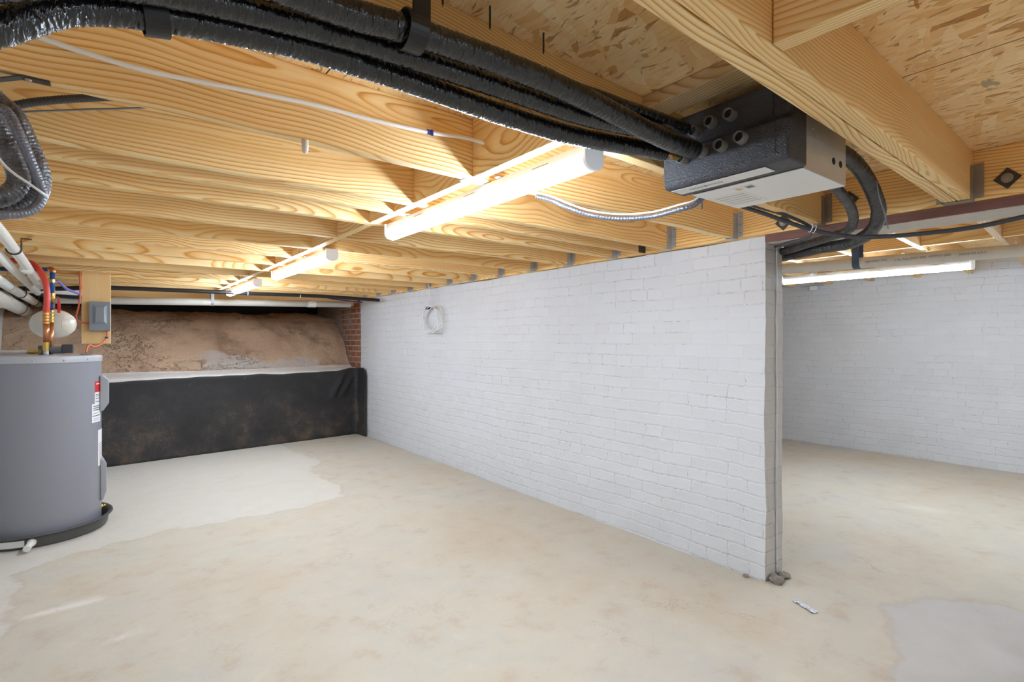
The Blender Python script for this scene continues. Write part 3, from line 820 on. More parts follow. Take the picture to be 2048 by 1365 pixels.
for x, z in ((1.43, 1.735), (1.50, 1.70), (1.455, 1.722)):
    MB().lathe([(0, 0), (.003, 0), (.002, .0015), (0, .0018)], (x, .602, z), 10, Matrix.Rotation(math.pi/2, 3, 'X')).build('screw', M['galv'], t, L0)
# labels: paper stickers on the underside
lab = MB().box(1.300, 1.352, .660, .935, 1.6258, 1.6263).build('room_label', M['label_white'], t, L0); lab['label'] = 'white room label strip'
wl = MB().box(1.405, 1.445, .75, .815, 1.6233, 1.6238).build('warning_label', M['label_white'], t, L0)
wl2 = MB().box(1.455, 1.600, .80, .912, 1.6233, 1.6238).build('data_label', M['label_white'], t, L0)
def text(body, size, loc, rot, mat, parent, po, name='lettering'):
    cu = bpy.data.curves.new('tmp', 'FONT'); cu.body = body; cu.size = size; cu.extrude = .0002; cu.align_x = 'CENTER'; cu.align_y = 'CENTER'
    ob = bpy.data.objects.new('tmp', cu); COL.objects.link(ob)
    dg = bpy.context.evaluated_depsgraph_get(); me = bpy.data.meshes.new_from_object(ob.evaluated_get(dg)); me.name = name
    bpy.data.objects.remove(ob); bpy.data.curves.remove(cu)
    me.materials.clear(); me.materials.append(M[mat])
    o = bpy.data.objects.new(name, me); COL.objects.link(o); o.parent = parent
    o.location = Vector(loc) - Vector(po); o.rotation_euler = rot; return o
# underside text reads from below: flip about X, then turn so its foot points away from the room's front
for y in (.865, .815):
    o = text('ROOM', .017, (1.326, y, 1.6256), (math.pi, 0, math.pi/2), 'ink_grey', lab, L0); o.parent = lab; o.location = Vector((1.326, y, 1.6256)) - L0
mb = MB().prism([(1.412, 0), (1.438, 0), (1.425, .022)], (0, .0003))
tri = MB(); tri.v = [Vector((1.411, .805, 1.6230)), Vector((1.439, .805, 1.6230)), Vector((1.425, .783, 1.6230)), Vector((1.411, .805, 1.6232)), Vector((1.439, .805, 1.6232)), Vector((1.425, .783, 1.6232))]
tri.f = [(0, 1, 2), (3, 5, 4), (0, 3, 4, 1), (1, 4, 5, 2), (2, 5, 3, 0)]
o = tri.build('warning_triangle', M['brass'], wl, L0); o.location = (0, 0, 0)
for k in range(5):
    o = MB().box(1.470+.024*k, 1.480+.024*k, .81, .90, 1.6230, 1.6232).build('print_line', M['panel'], wl2, L0); o.location = (0, 0, 0)
o = MB().box(1.413, 1.436, .755, .776, 1.6230, 1.6232).build('print_line', M['ink_grey'], wl, L0); o.location = (0, 0, 0)

# hoses leaving the branch box and looping under the beam
for lab, pts, r, sd in (
    ('outer one of two black insulated hoses looping from the branch box under the beam',
     [(1.652, .78, 1.775), (1.74, .758, 1.805), (1.86, .74, 1.825), (1.972, .729, 1.818), (2.082, .72, 1.787), (2.21, .723, 1.728), (2.316, .742, 1.675), (2.431, .805, 1.631), (2.565, .929, 1.617), (2.676, 1.096, 1.628), (2.80, 1.27, 1.635), (2.86, 1.45, 1.64), (2.87, 1.7, 1.645)], .025, 11),
    ('inner one of two black insulated hoses looping from the branch box, tied to the outer',
     [(1.648, .83, 1.71), (1.74, .812, 1.725), (1.86, .795, 1.738), (1.994, .782, 1.735), (2.111, .785, 1.712), (2.215, .796, 1.680), (2.305, .825, 1.655), (2.395, .878, 1.640), (2.50, .985, 1.643), (2.63, 1.15, 1.645), (2.73, 1.275, 1.648), (2.80, 1.45, 1.655), (2.81, 1.7, 1.66)], .0175, 12)):
    o = wrapped_tube('insulated_hose', pts, r, M['wrap3'], None, pts[0], sd, 20, .0022, .009, .05)
    tag(o, lab, 'hose', 'insulated hoses at the branch box')
# black tied cables along the ledger
o = line('hanging_cable', [(1.90, 1.165, 1.75), (2.02, 1.15, 1.745), (2.124, 1.079, 1.708), (2.189, 1.029, 1.678), (2.277, .961, 1.643), (2.348, .869, 1.612), (2.378, .757, 1.596), (2.418, .626, 1.593), (2.448, .489, 1.597), (2.476, .367, 1.615), (2.50, .25, 1.64), (2.52, 0, 1.66)], .0085, M['conduit'], n=12)
tag(o, 'long black conduit sagging below the brown beam toward the right edge', 'cable')
o = line('hanging_cable', [(1.95, 1.14, 1.770), (2.06, 1.10, 1.738), (2.174, 1.025, 1.702), (2.280, .977, 1.663), (2.36, 1.0, 1.645), (2.41, 1.048, 1.638), (2.54, 1.19, 1.652), (2.655, 1.297, 1.662)], .0065, M['conduit'], n=12)
tag(o, 'short black cable branching from the white tie to the top of the partition end', 'cable')
t = thing('cable_tie', 'white wire tie gathering the black cables below the ledger', 'cable tie', (2.281, .964, 1.65))
for dx in (-.006, .008):
    d = Vector((.088, -.085, -.03)).normalized(); a = d.orthogonal().normalized(); b = d.cross(a); c = Vector((2.281, .964, 1.650)) + d*dx
    MB().tube([c+(a*math.cos(q)+b*math.sin(q))*.0165 for q in [2*math.pi*i/24 for i in range(25)]], .0016, 6).build('loop', M['cable_white'], t, t.location, smooth=True)
o = line('thin_wire', [(2.12, .685, 1.75), (2.16, .69, 1.700), (2.215, .69, 1.645), (2.28, .70, 1.605)], .002, M['ink_grey'], n=6); tag(o, 'thin grey wire hanging across the black hose loop', 'wire')

# conduit swagging from the long light to the box
cp = [(1.15, 1.475, 1.735), (1.206, 1.43, 1.703), (1.249, 1.39, 1.685), (1.271, 1.34, 1.656), (1.322, 1.28, 1.626), (1.384, 1.2, 1.607), (1.426, 1.1, 1.602), (1.430, 1.0, 1.606), (1.45, .962, 1.614), (1.48, .948, 1.640)]
t = thing('flexible_conduit', 'grey flexible conduit swagging from the long light to the branch box', 'conduit', Vector(cp[1]))
MB().tube(spline(cp[1:], .002), lambda i, th: .0078*(1+.07*math.sin(i*1.25)), 12).build('hanging_run', M['conduit_grey'], t, t.location, smooth=True)
line('wire', [(p[0]-.003, p[1]-.004, p[2]+.014) for p in cp[1:]], .0032, M['cable_white'], t, t.location)
for k in range(5):
    a = Vector((1.47, .945, 1.645)); d = Vector((.02+.006*k, .012+.004*k, -.035+.004*k))
    line('loose_end', [a, a+d*.5, a+d], .003, M['cable_white' if k % 2 else 'conduit_grey'], t, t.location, 6)
# white plastic tube along the joist
o = line('plastic_tube', [(-.55, 1.362, 1.80), (-.3, 1.365, 1.795), (-.137, 1.366, 1.786), (-.046, 1.368, 1.776), (.077, 1.371, 1.772), (.271, 1.374, 1.786), (.433, 1.379, 1.797), (.593, 1.384, 1.800), (.763, 1.380, 1.806), (.87, 1.365, 1.812), (.947, 1.33, 1.794)], .0058, M['cable_white'], n=10)
tag(o, 'thin white plastic tube running along the side of a joist', 'tube')
t = thing('blue_clip', 'small dark blue clip on the thin white tube', 'clip', (.755, 1.38, 1.806))
MB().tube([(.748, 1.380, 1.806), (.764, 1.380, 1.8065)], .0075, 10).build('collar', M['zip_blue'], t, t.location)
MB().box(.757, .764, 1.371, 1.375, 1.795, 1.812).build('tab', M['zip_blue'], t, t.location)
# nails poking through the subfloor
for (x, y, h, lab) in ((.638, .905, .052, 'middle one of three nail points poking through the subfloor over the pipes'), (.790, .910, .05, 'nail point nearest the branch box, poking through the subfloor'), (.522, .900, .05, 'nail point at the upper edge of the photo, poking through the subfloor')):
    o = MB().lathe([(0, 0), (.0022, 0), (.0022, -h+.008), (0, -h)], (0, 0, 0), 8).build('nail', M['iron']); o.location = (x, y, ZO); tag(o, lab, 'nail', 'nails through the subfloor')
o = MB().lathe([(0, 0), (.002, 0), (.002, .022), (.004, .022), (.004, .025), (0, .025)], (0, 0, 0), 8, Matrix.Rotation(-math.pi/2, 3, 'Y')).build('nail', M['iron']); o.location = (BX-.0005, 1.66, 1.80); tag(o, 'bent nail sticking out of the blocking behind the white tube joist', 'nail', 'nails in the blocking')
o = MB().lathe([(0, .0), (.0085, .0), (.0085, -.024), (.006, -.032), (0, -.034)], (.408, 1.402, ZJ), 14).build('hanging_peg', M['pvc_dirty'], smooth=True); tag(o, 'pale plastic peg hanging under the joist with the white tube', 'peg')
t = thing('strap_tie', 'metal strap at the corner of joist and blocking above the long light', 'strap', (.95, 1.44, ZJ))
MB().box(.905, .985, 1.425, 1.455, ZJ-.0022, ZJ-.0005).build('hanging_plate', M['galv'], t, t.location, bevel=.0005)

# ------------------------------------------------------------------ hose bundle hanging at the left
for lab, pts, r, sd in (
    ('rear one of two grey ribbed hoses hanging in a loop at the left edge', [(-.50, 1.66, 1.74), (-.34, 1.64, 1.765), (-.227, 1.62, 1.751), (-.181, 1.61, 1.716), (-.157, 1.6, 1.689), (-.136, 1.6, 1.634), (-.117, 1.6, 1.576), (-.119, 1.6, 1.53), (-.141, 1.6, 1.50), (-.170, 1.6, 1.484), (-.24, 1.6, 1.472), (-.4, 1.6, 1.47)], .0205, 21),
    ('front one of two grey ribbed hoses hanging in a loop at the left edge', [(-.50, 1.60, 1.70), (-.36, 1.56, 1.735), (-.26, 1.55, 1.728), (-.205, 1.548, 1.69), (-.182, 1.548, 1.655), (-.167, 1.548, 1.616), (-.152, 1.548, 1.572), (-.146, 1.545, 1.537), (-.158, 1.545, 1.510), (-.185, 1.545, 1.492), (-.24, 1.545, 1.48), (-.4, 1.545, 1.48)], .0195, 22)):
    o = wrapped_tube('hanging_hose', pts, r, M['wrap2'], None, pts[0], sd, 20, .0018, .0075, .10)
    tag(o, lab, 'hose', 'hoses looping at the left edge')
def ribbed(name, pts, r, mat, pitch=3.2, lab=None, cat='conduit', ds=.002):
    o = MB().tube(spline(pts, ds), lambda i, th: r*(1+.06*math.sin(i*2*math.pi/pitch)), 12).build(name, M[mat], None, pts[0], smooth=True)
    return tag(o, lab, cat)
ribbed('hanging_conduit', [(-.45, 1.515, 1.66), (-.3, 1.515, 1.685), (-.208, 1.515, 1.682), (-.174, 1.512, 1.676), (-.158, 1.512, 1.668), (-.139, 1.512, 1.621), (-.113, 1.53, 1.541), (-.107, 1.535, 1.508), (-.128, 1.53, 1.472), (-.177, 1.515, 1.456), (-.26, 1.515, 1.455), (-.4, 1.515, 1.455)], .0095, 'conduit_grey', 3.2, 'grey flexible conduit strapped along the hose loop at the left edge')
ribbed('hanging_conduit', [(-.5, 1.66, 1.60), (-.3, 1.66, 1.655), (-.215, 1.66, 1.698), (-.183, 1.66, 1.722), (-.134, 1.66, 1.750), (-.055, 1.66, 1.781), (.021, 1.66, 1.806), (.09, 1.66, 1.825), (.3, 1.66, 1.86)], .0095, 'conduit', 3.2, 'dark flexible conduit arching from the hose loop over the white tube joist')
o = line('thin_wire', [(-.4, 1.69, 1.66), (-.219, 1.69, 1.69), (-.174, 1.69, 1.724), (-.084, 1.69, 1.755), (.041, 1.69, 1.793), (.15, 1.69, 1.825), (.35, 1.69, 1.87)], .0026, M['ink_grey'], n=6); tag(o, 'thin grey wire running below the dark conduit at the left edge', 'wire')
o = line('thin_wire', [(-.235, 1.510, 1.66), (-.200, 1.510, 1.63), (-.178, 1.510, 1.58), (-.155, 1.505, 1.548), (-.125, 1.502, 1.525), (-.098, 1.510, 1.505)], .0026, M['cable_white'], n=6); tag(o, 'pale wire wound over the front of the hose loop', 'wire')
t = thing('strap_hook', 'black metal strap screwed under the white tube joist at the left edge', 'strap', (-.13, 1.40, ZJ))
mb = MB()
for a, b in (((-.30, 1.64), (-.165, 1.692)), ((-.165, 1.692), (-.128, 1.7085)), ((-.128, 1.7085), (-.085, 1.7085))):
    A = Vector((a[0], 1.39, a[1])); B2 = Vector((b[0], 1.39, b[1]))
    b0 = len(mb.v)
    for p in (A, B2):
        for y in (1.388, 1.408):
            for z in (0, -.0025): mb.v.append(Vector((p.x, y, p.z+z)))
    mb.f += [(b0, b0+1, b0+5, b0+4), (b0+2, b0+6, b0+7, b0+3), (b0, b0+4, b0+6, b0+2), (b0+1, b0+3, b0+7, b0+5), (b0, b0+2, b0+3, b0+1), (b0+4, b0+5, b0+7, b0+6)]
mb.build('hanging_strip', M['iron'], t, t.location)
MB().lathe([(0, 0), (.006, 0), (.004, -.003), (0, -.0035)], (-.118, 1.398, 1.7058), 10).build('screw_head', M['steel_dull'], t, t.location)

# ------------------------------------------------------------------ water heater corner
HC = Vector((-.317, 4.42, 0)); HR = .302
t = thing('drain_pan', 'round black drain pan under the grey water heater', 'drain pan', (HC.x, HC.y, 0))
o = MB().lathe([(0, 0), (.325, 0), (.335, .006), (.343, .058), (.350, .064), (.358, .066), (.363, .072), (.361, .079), (.353, .081), (.343, .077), (.336, .068), (.326, .012), (0, .012)], HC, 96).build('basin', M['pan'], t, HC, smooth=True); smooth_angle(o, 40)
def hp(phi, r, z): return Vector((HC.x+r*math.cos(math.radians(phi)), HC.y+r*math.sin(math.radians(phi)), z))
f = MB().tube([hp(-92, .336, .038), hp(-92, .356, .037)], .021, 20).tube([hp(-92, .356, .037), hp(-92.5, .376, .036), hp(-93.5, .42, .030)], .0165, 20).tube([hp(-93.5, .418, .030), hp(-93.6, .428, .0285)], .0175, 20).build('drain_fitting', M['pvc'], t, HC, smooth=True); smooth_angle(f, 40); f['label'] = 'white plastic drain fitting'
def curved(name, mat, parent, r, p0, p1, z0, z1, th=.0008, origin=HC, n=14, slope=0):
    mb = MB()
    for i in range(n+1):
        p = p0+(p1-p0)*i/n
        for rr in (r, r+th):
            for z in (z0, z1):
                mb.v.append(Vector((HC.x+(rr+slope*(z-z0))*math.cos(math.radians(p)), HC.y+(rr+slope*(z-z0))*math.sin(math.radians(p)), z)))
    for i in range(n):
        a = i*4; b = a+4
        mb.f += [(a+2, a+3, b+3, b+2), (a, b, b+1, a+1), (a, a+2, b+2, b), (a+1, b+1, b+3, a+3)]
    mb.f += [(0, 1, 3, 2), (n*4, n*4+2, n*4+3, n*4+1)]
    o = mb.build(name, M[mat], parent, origin, smooth=False)
    if parent and parent.type != 'EMPTY': o.location = (0, 0, 0)
    return o
st = curved('sticker', 'label_white', t, .3375, -118, -97.5, .016, .054, .001, slope=.15); st['label'] = 'white sticker on the pan side'

t = thing('water_heater', 'squat grey electric water heater standing in the black pan', 'water heater', (HC.x, HC.y, .0125))
B0 = Vector((HC.x, HC.y, .0125))
body = MB().lathe([(0, .0125), (HR-.012, .0125), (HR-.006, .03), (HR, .04), (HR, 1.072), (0, 1.072)], HC, 128).build('body', M['tank'], t, B0, smooth=True); smooth_angle(body, 30)
lid = MB().lathe([(HR+.0025, 1.058), (HR+.0045, 1.060), (HR+.0045, 1.088), (HR+.001, 1.096), (HR-.008, 1.099), (0, 1.101), (0, 1.073), (HR-.002, 1.073), (HR+.0025, 1.073)], HC, 128).build('lid', M['tank_lid'], t, B0, smooth=True); smooth_angle(lid, 30)
for ph in (-118, -92, -66, -40, -14):
    p = hp(ph, HR+.0045, 1.074)
    MB().lathe([(0, 0), (.005, 0), (.004, .003), (0, .004)], p, 12, (Matrix.Rotation(math.radians(ph), 3, 'Z') @ Matrix.Rotation(math.pi/2, 3, 'Y'))).build('lid_screw', M['galv'], t, B0, smooth=True)
def cover(phi, z0, z1, w, d, name):
    R = Matrix.Translation((HC.x, HC.y, 0)) @ Matrix.Rotation(math.radians(phi), 4, 'Z')
    mb = MB(); ch = (z1-z0)*.20
    prof = [(HR-.012, z0), (HR+.004, z0), (HR+d, z0+ch*1.1), (HR+d, z1-ch*.6), (HR+.006, z1), (HR-.012, z1)]
    mb.prism(prof, (-w/2, w/2), R)
    return mb.build(name, M['cover'], t, B0, bevel=.006)
cover(2, .735, .965, .20, .036, 'access_cover'); cover(4, .155, .42, .18, .022, 'access_cover')
s1 = curved('rating_sticker', 'label_white', t, HR+.0004, -27.5, -13.5, .745, .932, .0005, B0); s1['label'] = 'white sticker with red header'
s2 = curved('red_header', 'label_red', s1, HR+.001, -27.5, -13.5, .862, .932, .0004, B0)
o = curved('header_lettering', 'label_white', s2, HR+.0015, -25, -17, .912, .918, .0003, B0)
s3 = curved('phone_sticker', 'label_white', t, HR+.0012, -33, -13.5, .672, .79, .0005, B0)
for k, (z, a, b, m) in enumerate([(.772, -31, -15, 'ink'), (.76, -31, -16, 'ink'), (.748, -31, -15, 'ink'), (.728, -31, -20, 'ink_grey'), (.711, -32, -15, 'ink'), (.694, -30, -16, 'ink_grey'), (.684, -30, -17, 'ink_grey')]):
    curved('print_line', m, s3, HR+.0018, a, b, z, z+(.0045 if m == 'ink' else .0025), .0002, B0)
for z in (.845, .835, .82, .80): curved('print_line', 'ink' if z < .81 else 'ink_grey', s1, HR+.0010, -25.5, -16, z, z+.004, .0002, B0)
s4 = curved('long_sticker', 'label_white', t, HR+.0004, -20, 1, .385, .615, .0005, B0)
for k in range(11): curved('print_line', 'ink_grey' if k % 3 else 'label_red', s4, HR+.001, -17, -2, .40+.0125*k, .4035+.0125*k, .0002, B0)
v = MB().tube([hp(8, HR-.01, .085), hp(8, HR+.012, .088)], .014, 14).tube([hp(8, HR+.01, .088), hp(10, HR+.022, .088), hp(13, HR+.024, .088)], .009, 12).build('drain_valve', M['brass'], t, B0, smooth=True)
pl = MB().lathe([(0, 1.1012), (.03, 1.1012), (.03, 1.104), (0, 1.104)], (-.095, 4.42, 0), 20).build('wiring_cover', M['iron'], t, B0)
nip = MB().tube([(-.288, 4.385, 1.100), (-.288, 4.385, 1.128)], .0135, 16).build('hot_nipple', M['white_metal'], t, B0, smooth=True)
# mixing valve on top of the heater
t = thing('mixing_valve', 'black plastic mixing valve lying on top of the water heater', 'valve', (-.30, 4.50, 1.102))
MB().box(-.335, -.262, 4.498, 4.548, 1.1025, 1.160).build('body', M['pan'], t, t.location, bevel=.006)
MB().tube([(-.26, 4.49, 1.132), (-.205, 4.447, 1.132)], .0245, 18).build('barrel', M['grey_box'], t, t.location)
MB().box(-.215, -.158, 4.395, 4.435, 1.112, 1.168).build('knob', M['conduit'], t, t.location, bevel=.006)
o = MB().tube([(-.62, 4.64, 1.118), (-.40, 4.472, 1.121), (-.37, 4.449, 1.122)], .0115, 14).build('relief_pipe', M['pvc_dirty'], t, t.location, smooth=True); o['label'] = 'cream plastic relief pipe'
MB().tube([(-.372, 4.451, 1.122), (-.335, 4.423, 1.123)], .0155, 8).tube([(-.35, 4.434, 1.122), (-.32, 4.411, 1.1235)], .0125, 12).build('coupling', M['brass'], t, t.location)
# red hot line
t = thing('hot_water_line', 'red plastic hot water line curving up from the heater', 'pipe', (-.288, 4.385, 1.128))
B1 = t.location
MB().tube([(-.288, 4.385, 1.129), (-.288, 4.385, 1.182)], .0175, 8).build('union', M['brass'], t, B1)
MB().tube([(-.288, 4.385, 1.182), (-.288, 4.385, 1.305)], .0155, 16).build('copper_stub', M['copper'], t, B1, smooth=True)
for z in (1.296, 1.315, 1.334, 1.353): MB().tube([(-.288, 4.385, z), (-.288, 4.385, z+.012)], .0185, 16).build('crimp_ring', M['brass'], t, B1)
line('red_tube', [(-.288, 4.385, 1.30), (-.288, 4.385, 1.368), (-.283, 4.381, 1.446), (-.288, 4.385, 1.535), (-.308, 4.402, 1.604), (-.350, 4.434, 1.666), (-.417, 4.483, 1.689), (-.515, 4.559, 1.690), (-.62, 4.635, 1.690), (-.745, 4.72, 1.69)], .0165, M['red'], t, B1, 14)
# blue cold line
t = thing('cold_water_line', 'blue plastic cold water line dropping to the heater', 'pipe', (-.278, 4.566, 1.101))
B1 = t.location
MB().tube([(-.745, 4.92, 1.662), (-.539, 4.767, 1.660), (-.384, 4.650, 1.658), (-.277, 4.57, 1.656)], .0135, 14).build('blue_tube', M['blue'], t, B1, smooth=True)
MB().tube(spline([(-.285, 4.576, 1.656), (-.272, 4.565, 1.656), (-.266, 4.562, 1.650), (-.268, 4.562, 1.636)], .004), .0165, 14).build('elbow', M['copper'], t, B1, smooth=True)
MB().tube([(-.268, 4.561, 1.640), (-.271, 4.562, 1.50)], .0135, 14).build('blue_tube', M['blue'], t, B1, smooth=True)
MB().tube([(-.271, 4.562, 1.50), (-.273, 4.563, 1.44)], .0165, 12).build('valve_body', M['brass'], t, B1, smooth=True)
hd = MB().tube([(-.253, 4.551, 1.482), (-.238, 4.540, 1.474), (-.234, 4.537, 1.44)], .004, 8).box(-.243, -.227, 4.530, 4.542, 1.372, 1.445).build('lever', M['label_red'], t, B1, bevel=.003); hd['label'] = 'red lever handle'
MB().tube([(-.273, 4.563, 1.44), (-.274, 4.564, 1.39)], .0125, 14).build('blue_tube', M['blue'], t, B1, smooth=True)
for z in (1.375, 1.352, 1.33, 1.31): MB().tube([(-.274, 4.564, z), (-.274, 4.564, z+.015)], .0185, 14).build('crimp_ring', M['brass'], t, B1)
MB().tube([(-.274, 4.564, 1.312), (-.278, 4.566, 1.1035)], .014, 14).build('copper_stub', M['copper'], t, B1, smooth=True)
for z in (1.57, 1.48): MB().tube([(-.27, 4.562, z), (-.27, 4.562, z+.02)], .0165, 14).build('crimp_ring', M['brass'], t, B1)
# expansion tank
EC = Vector((-.289, 4.955, 1.308)); ax = Vector((.7927, -.6096, 0)).normalized()
t = thing('expansion_tank', 'beige oval expansion tank hanging behind the water heater pipes', 'tank', EC - Vector((0, 0, .105)))
Mx = Matrix((ax, Vector((0, 0, 1)), ax.cross(Vector((0, 0, 1))))).transposed()   # local x->axis
Rz = Mx @ Matrix(((0, 0, 1), (1, 0, 0), (0, 1, 0)))
pr = [(0, -.139)] + [(.105*math.sin(math.radians(a))**.92, -.139*math.cos(math.radians(a))) for a in range(8, 176, 6)] + [(0, .139)]
MB().lathe(pr, EC, 48, Rz).build('shell', M['beige'], t, t.location, smooth=True)
MB().lathe([(.060, .1115), (.0635, .1115), (.0635, .1165), (.060, .1165)], EC, 40, Rz).build('seam', M['beige'], t, t.location, smooth=True)
MB().tube([EC+Vector((0, 0, .09)), EC+Vector((0, 0, .36))], .012, 12).build('hanging_pipe', M['copper'], t, t.location, smooth=True)
# violet tube to the board
o = line('water_tube', [(-.258, 4.585, 1.575), (-0.253, 4.799, 1.6), (-0.244, 4.918, 1.593), (-0.221, 5.09, 1.572), (-0.187, 5.253, 1.564), (-0.159, 5.382, 1.559), (-0.161, 5.46, 1.559)], .009, M['purple'], n=10); tag(o, 'violet plastic tube slanting down toward the wooden board', 'tube')

# board with disconnect box
o = MB().box(0, 1.86-1.165, 0, .038, 0, .186).build('hanging_board', M['pine2'], None, bevel=.002)
o.rotation_euler = (0, -math.pi/2, 0); o.location = (.042, 5.392, 1.165)
grain(o, .1, -.3, 3.3); tag(o, 'upright pine board hanging from the joists behind the water heater', 'board')
t = thing('switch_box', 'grey metal disconnect switch box mounted on the upright board', 'switch box', (-.028, 5.36, 1.268))
MB().box(-.097, .040, 5.330, 5.3915, 1.268, 1.500).build('case', M['grey_box'], t, t.location, bevel=.005)
mb = MB(); x0, x1, z0, z1 = -.074, .018, 1.330, 1.475
mb.v = [Vector(p) for p in ((x0, 5.3295, z0-.01), (x1, 5.3295, z0-.01), (x1, 5.3295, z1), (x0, 5.3295, z1), (x0+.018, 5.312, z0+.008), (x1-.018, 5.312, z0+.008), (x1-.022, 5.318, z1-.02), (x0+.022, 5.318, z1-.02))]
mb.f = [(0, 1, 5, 4), (1, 2, 6, 5), (2, 3, 7, 6), (3, 0, 4, 7), (4, 5, 6, 7), (0, 3, 2, 1)]
mb.build('pressed_cover', M['grey_box'], t, t.location, bevel=.002)
o = line('power_cable', [(-.156, 5.384, 1.80), (-.154, 5.384, 1.717), (-.151, 5.384, 1.56), (-.160, 5.378, 1.46), (-.174, 5.376, 1.374), (-.150, 5.376, 1.338), (-.098, 5.37, 1.325)], .006, M['orange'], n=10); tag(o, 'orange cable down the side of the board into the grey switch box', 'cable')
o = line('power_cable', [(.016, 5.36, 1.268), (.014, 5.36, 1.213), (-.024, 5.30, 1.160), (-.066, 5.20, 1.144), (-.082, 5.0, 1.158), (-.086, 4.75, 1.156), (-.092, 4.47, 1.14), (-.095, 4.43, 1.112)], .006, M['orange'], n=10); tag(o, 'orange cable from under the switch box to the heater lid', 'cable')
t = thing('cable_tie', 'violet clip on the orange cable below the switch box', 'clip', (.014, 5.36, 1.213)); MB().tube([(.014, 5.36, 1.208), (.014, 5.36, 1.222)], .011, 10).build('hanging_loop', M['zip_blue'], t, t.location)

# white drain pipes by the left wall
def pvc(name, lab, pts, r, fit=(), mat='pvc', cat='pipe', group='white plastic drain pipes'):
    t = thing(name, lab, cat, Vector(pts[0]), group)
    MB().tube([Vector(p) for p in pts], r, 28).build('hanging_run', M[mat], t, t.location, smooth=True)
    P = [Vector(p) for p in pts]
    for f in fit:
        a, b = P[0], P[-1]; c = a.lerp(b, f); d = (b-a).normalized()
        o = MB().tube([c-d*.045, c+d*.045], r*1.14, 28).build('coupling', M[mat], t, t.location, smooth=True); smooth_angle(o, 40)
    return t
pvc('drain_pipe', 'upper white drain pipe slanting from the left edge in front of the red line', [(-.36, 2.1, 1.705-.02), (-.36, 3.256, 1.668), (-.36, 4.10, 1.630), (-.372, 5.15, 1.585)], .0235, (.70,))
pvc('drain_pipe', 'middle white drain pipe running along the left wall', [(-.52, 3.2, 1.578), (-.52, 7.2, 1.545)], .031)
pvc('drain_pipe', 'thick lowest drain pipe running along the left wall', [(-.62, 3.6, 1.535), (-.60, 7.1, 1.466)], .052, (.55,), 'pvc_dirty')
pvc('drain_pipe', 'white drain pipe half hidden behind the upper one at the left edge', [(-.43, 3.3, 1.645), (-.43, 5.75, 1.580)], .024)
pvc('drain_pipe', 'short white pipe crossing behind the red line below the joists', [(-.70, 5.95, 1.625), (-.15, 5.95, 1.612)], .03, (.3,), 'pvc_dirty')
tp = pvc('drain_pipe', 'long white drain pipe across the back under the deep beam', [(-.43, 6.325, 1.559), (2.40, 6.40, 1.632)], .036, (.835,))
def hook(x, y, z, r, lab):
    t = thing('pipe_hook', lab, 'hook', (x, y, z), 'pipe hooks')
    pts = [(x+r*math.cos(a), y, z+r*math.sin(a)) for a in [math.pi*1.02+math.pi*.98*i/14 for i in range(15)]] + [(x+r, y, z+.03), (x+r*.95, y, ZJ-.004), (x+r*.95+.04, y, ZJ-.004)]
    MB().tube(pts, .0038, 8).build('hanging_wire', M['iron'], t, t.location, smooth=True)
hook(-.36, 3.62, 1.653, .029, 'dark wire hook holding the upper drain pipe at the left edge')
hook(-.52, 5.6, 1.558, .036, 'dark wire hook holding the middle drain pipe, in front of the tank')
hook(-.605, 6.35, 1.481, .062, 'dark wire hook holding the thick lowest drain pipe')
hook(-.52, 6.6, 1.55, .036, 'dark wire hook holding the far end of the middle drain pipe')
def loopstrap(name, lab, c, R, z1, w=.022, ax='x', mat='galv', splay=.03):
    t = thing(name, lab, 'strap', c, 'pipe straps'); c = Vector(c)
    path = [(-splay, z1-c.z)] + [(R*math.cos(a), R*math.sin(a)) for a in [math.pi+math.pi*i/12 for i in range(13)]] + [(splay, z1-c.z)]
    mb = MB()
    for a, z in path:
        n = Vector((a, z)).normalized() if abs(z) < R*1.1 else Vector((1 if a > 0 else -1, 0))
        for s in (-w/2, w/2):
            for k in (0, .0016):
                aa = a+n[0]*k; zz = z+n[1]*k
                mb.v.append(c + (Vector((s, aa, zz)) if ax == 'x' else Vector((aa, s, zz))))
    for i in range(len(path)-1):
        a, b = i*4, i*4+4
        mb.f += [(a, b, b+2, a+2), (a+1, a+3, b+3, b+1), (a, a+1, b+1, b), (a+2, b+2, b+3, a+3)]
    mb.build('hanging_strap', M[mat], t, t.location)
    return t
loopstrap('pipe_strap', 'grey metal strap holding the long back drain pipe', (.90, 6.361, 1.5943), .039, 1.70, .03, 'x', 'galv', .0395)
loopstrap('pipe_strap', 'grey perforated strap looped round the middle drain pipe at the left', (-.52, 4.95, 1.564), .032, ZJ-.001, .02, 'y', 'galv', -.02)
# black pipe along the ceiling at the back
t = thing('black_pipe', 'long black pipe hung under the joists near the back wall', 'pipe', (-.35, 5.75, 1.627))
MB().tube(spline([(-.70, 5.75, 1.60), (-.353, 5.75, 1.615), (-.1, 5.75, 1.640), (.10, 5.75, 1.648), (.714, 5.75, 1.655), (1.236, 5.75, 1.658), (1.829, 5.75, 1.664), (2.500, 5.75, 1.650)], .02), .019, 16).build('hanging_run', M['black'], t, t.location, smooth=True)
for x in (1.12, 1.62):
    MB().tube([(x, 5.75, 1.6575), (x+.006, 5.75, 1.6575)], .0205, 16).build('hanging_tie', M['cable_white'], t, t.location)
o = MB().tube(spline([(-.46, 6.05, 1.602), (-.2, 6.05, 1.585), (.05, 6.05, 1.600)], .02), .030, 16).build('hanging_hose', M['black'], None, (-.2, 6.05, 1.59), smooth=True); tag(o, 'sagging black hose behind the red hot water line', 'hose')
